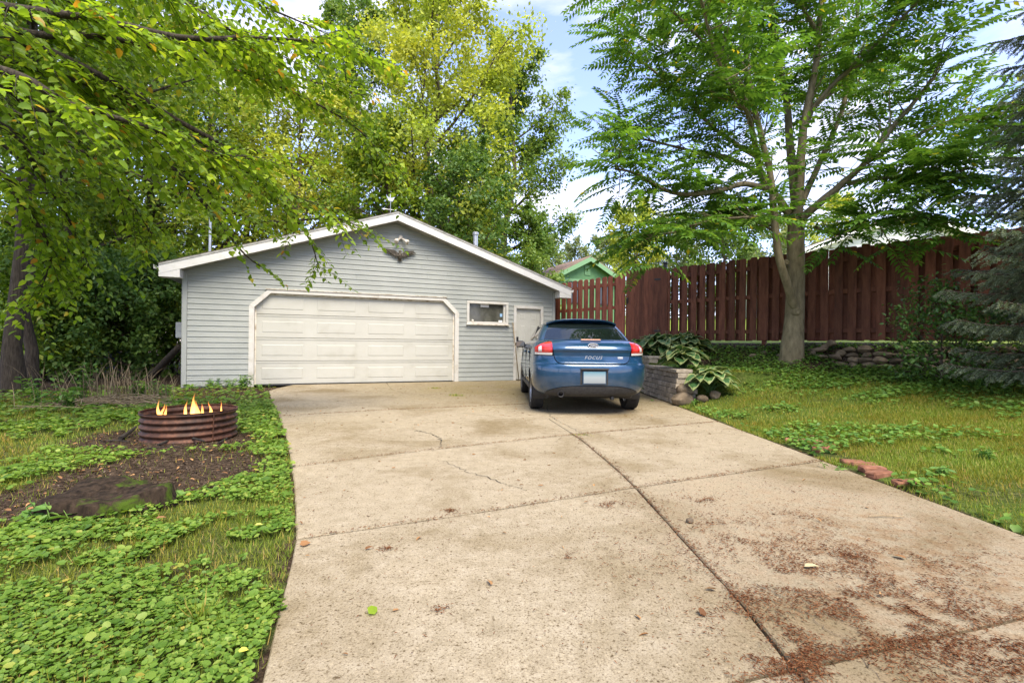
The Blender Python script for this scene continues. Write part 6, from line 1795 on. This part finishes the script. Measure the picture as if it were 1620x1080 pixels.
tongue(.20, .02, .285, .022, 7); tongue(-.08, .04, .285, .020, 9); tongue(.28, .08, .285, .014, 10)
sticks = [((190, 703), (214, 692), .022, 'short thick charred stick leaning left of the fire ring'), ((250, 711), (300, 697), .012, 'long charred stick in front of the fire ring'), ((268, 696), (322, 710), .016, 'charred forked stick against the front of the ring'), ((160, 705), (205, 708), .008, 'thin twig on the soil left of the ring'), ((345, 704), (360, 696), .010, 'small burnt stub at the right foot of the ring'), ((232, 716), (285, 713), .007, 'thin dark twig lying before the ring')]
for k, ((x0, y0), (x1, y1), rr_, lab) in enumerate(sticks):
    a, c = G(x0, y0), G(x1, y1); a[2] = float(land(a[0], a[1])) + rr_; c[2] = float(land(c[0], c[1])) + rr_ + (.05 if k < 3 else .01)
    m_ = (a + c) / 2 + V3(.01, .012, .006); b = MB(); b.tube(smooth_path([np.zeros(3), m_ - a, c - a], 7), np.linspace(rr_, rr_ * .6, 7), 7); o = b.build('charred_stick', M['char'], None, loc=tuple(a)); tag(o, lab, 'stick')
# stump, sawn low and rotted
n = 40; b = MB(); rs2 = np.random.default_rng(8)
pr_ = .30 * (1 + .10 * np.sin(np.arange(n) * .47 + 1) + rs2.normal(0, .035, n)); th = np.arange(n) * 2 * math.pi / n
lev = [(1.16, -.06), (1.08, .02), (1.02, .07), (.99, .105), (.92, .125), (.6, .12), (.25, .105)]
for (s, h) in lev:
    for k in range(n): b.v.append((pr_[k] * s * math.cos(th[k]) * 1.12, pr_[k] * s * math.sin(th[k]) * .95, h + .02 * math.sin(th[k] * 3 + 1) * s + rs2.normal(0, .006)))
for i in range(len(lev) - 1):
    for k in range(n): b.f.append((i * n + k, i * n + (k + 1) % n, (i + 1) * n + (k + 1) % n, (i + 1) * n + k))
b.f.append(tuple((len(lev) - 1) * n + k for k in range(n))); b.m = [0] * len(b.f)
o = b.build('tree_stump', M['stump'], None, angle=50, loc=(STUMP[0], STUMP[1], 0)); tag(o, 'low rotten dark stump with green moss patches', 'stump')

# ------------------------------------------------------------------ hostas on the retaining wall
def hosta_leaf(seed, arch):
    r2 = np.random.default_rng(seed); v, f, mi = [], [], []
    st = np.linspace(0, .42, 4)
    pos = lambda s: V3(s, 0, 1.05 * s * arch - 1.05 * s * s * (.35 + arch * .55))
    tv, tf = tube([pos(s) for s in st], np.linspace(.016, .012, 4), 4)
    us = np.linspace(.40, 1.0, 7)
    wid = [.05, .19, .235, .22, .17, .09, .006]
    cols = [-1, -.85, -.45, 0, .45, .85, 1]
    for i, s in enumerate(us):
        c = pos(s)
        for k in cols:
            v.append(c + V3(0, k * wid[i], .10 * wid[i] * (abs(k) ** 1.5) * 2 - .02 * math.sin(k * 9 + i) + (.010 * math.sin(i * 2.4 + k * 5))))
    m = len(cols)
    for i in range(6):
        for k in range(m - 1):
            f.append((i * m + k, i * m + k + 1, (i + 1) * m + k + 1, (i + 1) * m + k)); mi.append(1 if k in (0, m - 2) or i == 5 else 0)
    return np_mesh('leaf', [(np.array(v), np.array(f), np.array(mi)), (tv, tf, 0)], [M['hosta_green'], M['hosta_cream']], True)
hm = [hosta_leaf(k, a) for k, a in enumerate((.9, 1.25, 1.6, 1.05, 1.9))]
def hosta(label, x, y, z, n, size, seed, stalks=0):
    r2 = np.random.default_rng(seed); root = empty('hosta', (x, y, z)); tag(root, label, 'plant')
    for k in range(n):
        f = k / n; a = k * 2.4 + r2.normal(0, .2)
        s = size * (.75 + .45 * f) * r2.uniform(.85, 1.15)
        link('leaf', hm[int(min(4, (1 - f) * 4.99))] if f < .8 else hm[k % 2], root, (r2.normal(0, .05) * size, r2.normal(0, .05) * size, 0), (r2.normal(0, .14), -R(34) * (1 - f) * r2.uniform(.5, 1.2), a), (s, s * r2.uniform(.9, 1.15), s * r2.uniform(1.1, 1.45)))
    for k in range(stalks):
        a = r2.uniform(0, 6.28); h = r2.uniform(.45, .75); b = MB(); b.tube(smooth_path([(0, 0, 0), (.04 * math.cos(a), .04 * math.sin(a), h * .5), (.12 * math.cos(a), .12 * math.sin(a), h)], 6), .004, 4)
        for q in range(6): t = .72 + .05 * q; b.lathe([(0, -.012), (.009, 0), (0, .014)], 5, (.12 * t * math.cos(a) + r2.normal(0, .008), .12 * t * math.sin(a), h * t))
        b.build('seed_stalk', M['deadwood'], root)
hosta('wide variegated hosta clump with seed stalks below the gate', 3.55, 11.35, .78, 70, .54, 1, 6)
hosta('dark leaved hosta clump against the fence right of the gate', 4.15, 11.35, .86, 64, .50, 2, 1)
hosta('cream edged hosta spilling over the lower wall cap', 3.32, 9.3, .62, 76, .44, 3, 0)
hosta('big leaved cream edged hosta at the near end of the wall', 3.56, 8.62, .22, 60, .46, 4, 0)
hosta('yellowing hosta clump on the upper wall beside the gate foot', 3.20, 11.55, .78, 50, .46, 5, 1)

# ------------------------------------------------------------------ shrubs and weeds
q = P(1490, 560, 7.55); zq = float(land(q[0], q[1]))
tree('garden_shrub', 'dark leafy shrub in front of the fence beside the spruce', (q[0], q[1], zq), 1.15, .62, .03, M['shrub'], M['bark_brown'], 2600, .065, 150, r0=.02, limbs=20, cat='shrub', kind='ovate', wid=.6, tuft=.34)
q = P(1560, 575, 6.9); zq = float(land(q[0], q[1]))
def spray(name, label, p, n, h, w, mat, spread=.05, lean=(.25, 1.0), cat='plant', seg=6):
    lst = []; vs_, fs, o = [], [], 0
    for k in range(n):
        a = r.uniform(0, 6.283); le_ = r.uniform(*lean); hh = h * r.uniform(.6, 1.1); t = np.linspace(0, 1, seg)
        c = np.stack([np.cos(a) * hh * le_ * t ** 1.6, np.sin(a) * hh * le_ * t ** 1.6, hh * (t - .45 * le_ * t ** 3)], 1) + np.append(r.normal(0, spread, 2), 0)
        s = V3(-math.sin(a), math.cos(a), 0) * w * r.uniform(.7, 1.2)
        wd = np.sin(math.pi * (.12 + .86 * t))[:, None]
        v = np.concatenate([c - s * wd, c + s * wd]); i = np.arange(seg - 1); f = np.stack([i, i + 1, i + seg + 1, i + seg], 1)
        vs_.append(v); fs.append(f + o); o += len(v)
    ob = link(name, np_mesh(name, [(np.concatenate(vs_), np.concatenate(fs))], mat, True), None, tuple(p)); tag(ob, label, cat, kind='stuff' if name == 'dead_stalks' else None); return ob
spray('daylily', 'clump of arching strap leaves under the spruce boughs', (q[0], q[1], zq), 34, .50, .011, M['weed'], .08)
for k, (px, py, n, h, lab) in enumerate([(205, 636, 70, .72, 'dry grassy stalks standing in the brush heap'), (165, 640, 60, .80, 'taller dead stalks left of the brush heap middle'), (80, 644, 18, .8, 'thin lone stalks near the oak trunk'), (240, 634, 50, .55, 'short dry stalks at the right of the brush heap')]):
    q = G(px, py); spray('dead_stalks', lab, (q[0], q[1], float(land(q[0], q[1]))), n, h, .0055, M['deadwood'], .2, (.1, .6))
b = MB(); rr2 = random.Random(5); q0 = G(180, 645)
for k in range(190):
    a = rr2.uniform(0, 3.14); x_, y_ = rr2.gauss(0, .55), rr2.gauss(0, .28); l_ = rr2.uniform(.15, .45); z_ = rr2.uniform(.01, .16) * math.exp(-(x_ / .8) ** 2)
    b.tube([(x_ - l_ * math.cos(a), y_ - l_ * .5 * math.sin(a), z_), (x_, y_, z_ + rr2.uniform(0, .05)), (x_ + l_ * math.cos(a), y_ + l_ * .5 * math.sin(a), z_ * .8)], [.0055, .006, .004], 4, cap=False)
o = b.build('brush_heap', M['deadwood'], None, loc=(q0[0], q0[1], float(land(q0[0], q0[1])))); tag(o, 'low heap of dry brown brush and twigs at the wood edge', 'brush')
def weed(label, px, py, h, n, L, seed, z=0.0, name='weed', mat='weed'):
    r2 = np.random.default_rng(seed); q = G(px, py, z); base = V3(q[0], q[1], float(land(q[0], q[1])) - .01)
    root = empty(name, tuple(base)); tag(root, label, 'weed'); st = []; Pq, Dq, Nq = [], [], []
    for s in range(3 + int(n / 14)):
        a = r2.uniform(0, 6.283); hh = h * r2.uniform(.55, 1.05); t = np.linspace(0, 1, 6)[:, None]
        p = V3(*r2.normal(0, .05, 2), 0) + V3(math.cos(a) * .4, math.sin(a) * .4, 0) * hh * t ** 1.5 + V3(0, 0, 1) * hh * t; st.append((p, np.linspace(.006, .002, 6)))
        for k in range(n // 3):
            g = .2 + .8 * k / (n // 3); pp = np.array([np.interp(g, t[:, 0], p[:, c]) for c in range(3)]); a2 = k * 2.4 + r2.normal(0, .3)
            Pq.append(pp); Dq.append(V3(math.cos(a2), math.sin(a2), r2.normal(-.1, .25))); Nq.append(unit(V3(0, 0, 1) + r2.normal(0, .3, 3)))
    Pq, Dq, Nq = map(np.array, (Pq, Dq, Nq)); LL_ = L * r2.uniform(.6, 1.2, len(Pq))
    link('stems', np_mesh('stems', [tubes(st, 4)], M['weed']), root); link('foliage', np_mesh('foliage', [leaves(Pq, Dq, Nq, LL_, LL_ * .5, 'ovate')], M[mat]), root)
for k, a in enumerate([('broad leaved weed among the brush left of its middle', 100, 650, .50, 40, .13), ('tall leafy weed rising from the brush heap', 128, 640, .70, 50, .12), ('pale big leaved weed at the right end of the brush', 222, 634, .46, 36, .16), ('weed between the brush heap and the garage', 255, 632, .40, 40, .10), ('weed at the left garage corner', 303, 613, .26, 40, .08), ('weed clump below the siding beside the corner weed', 335, 615, .24, 40, .08), ('bushier weed clump by the left door post', 385, 616, .34, 60, .09), ('low weed at the drive edge in front of the door post', 410, 618, .16, 30, .06), ('weed clump midway along the short siding stretch', 360, 615, .22, 40, .08),
                       ('weed near the oak foot', 60, 645, .5, 30, .11), ('broad plantain weed by the stump', 285, 795, .10, 20, .09), ('upright weed at the left edge below the stump', 52, 835, .14, 18, .07), ('broad leaved weed just below the stump', 75, 838, .12, 16, .09), ('small weed at the foot of the block wall', 1032, 634, .10, 18, .05), ('weed clump by the rounded boulder', 1100, 645, .14, 26, .06), ('weed at the lawn edge near the bricks', 1330, 742, .10, 22, .05), ('leafy weed in the lawn right of the bricks', 1480, 760, .11, 30, .06), ('leafy weed beside the spruce shadow on the lawn', 1570, 745, .12, 32, .06)]):
    weed(a[0], a[1], a[2], a[3], a[4], a[5], 700 + k)
# vine on the garage-side wood: leaning dead log, blue bin
a, c = G(238, 602), P(284, 548, 11.6); b = MB(); b.tube(smooth_path([(0, 0, .05), (c - a) * .5 + V3(0, 0, .04), c - a], 8), np.linspace(.11, .07, 8), 9); o = b.build('fallen_log', M['bark_dark'], None, True, loc=tuple(a)); tag(o, 'dark dead log leaning beside the garage flank', 'log')
q = G(180, 590); b = MB(); b.prism([(-.22, 0), (.22, 0), (.27, .62), (-.27, .62)], -.24, .24); bn = b.build('storage_bin', M['bin_blue'], None, loc=(q[0], q[1], 0)); tag(bn, 'dark blue plastic bin half hidden in the woods', 'bin')
b = MB(); b.box((0, 0, .65), (.62, .56, .06), .015); b.build('lid', M['bin_blue'], bn)
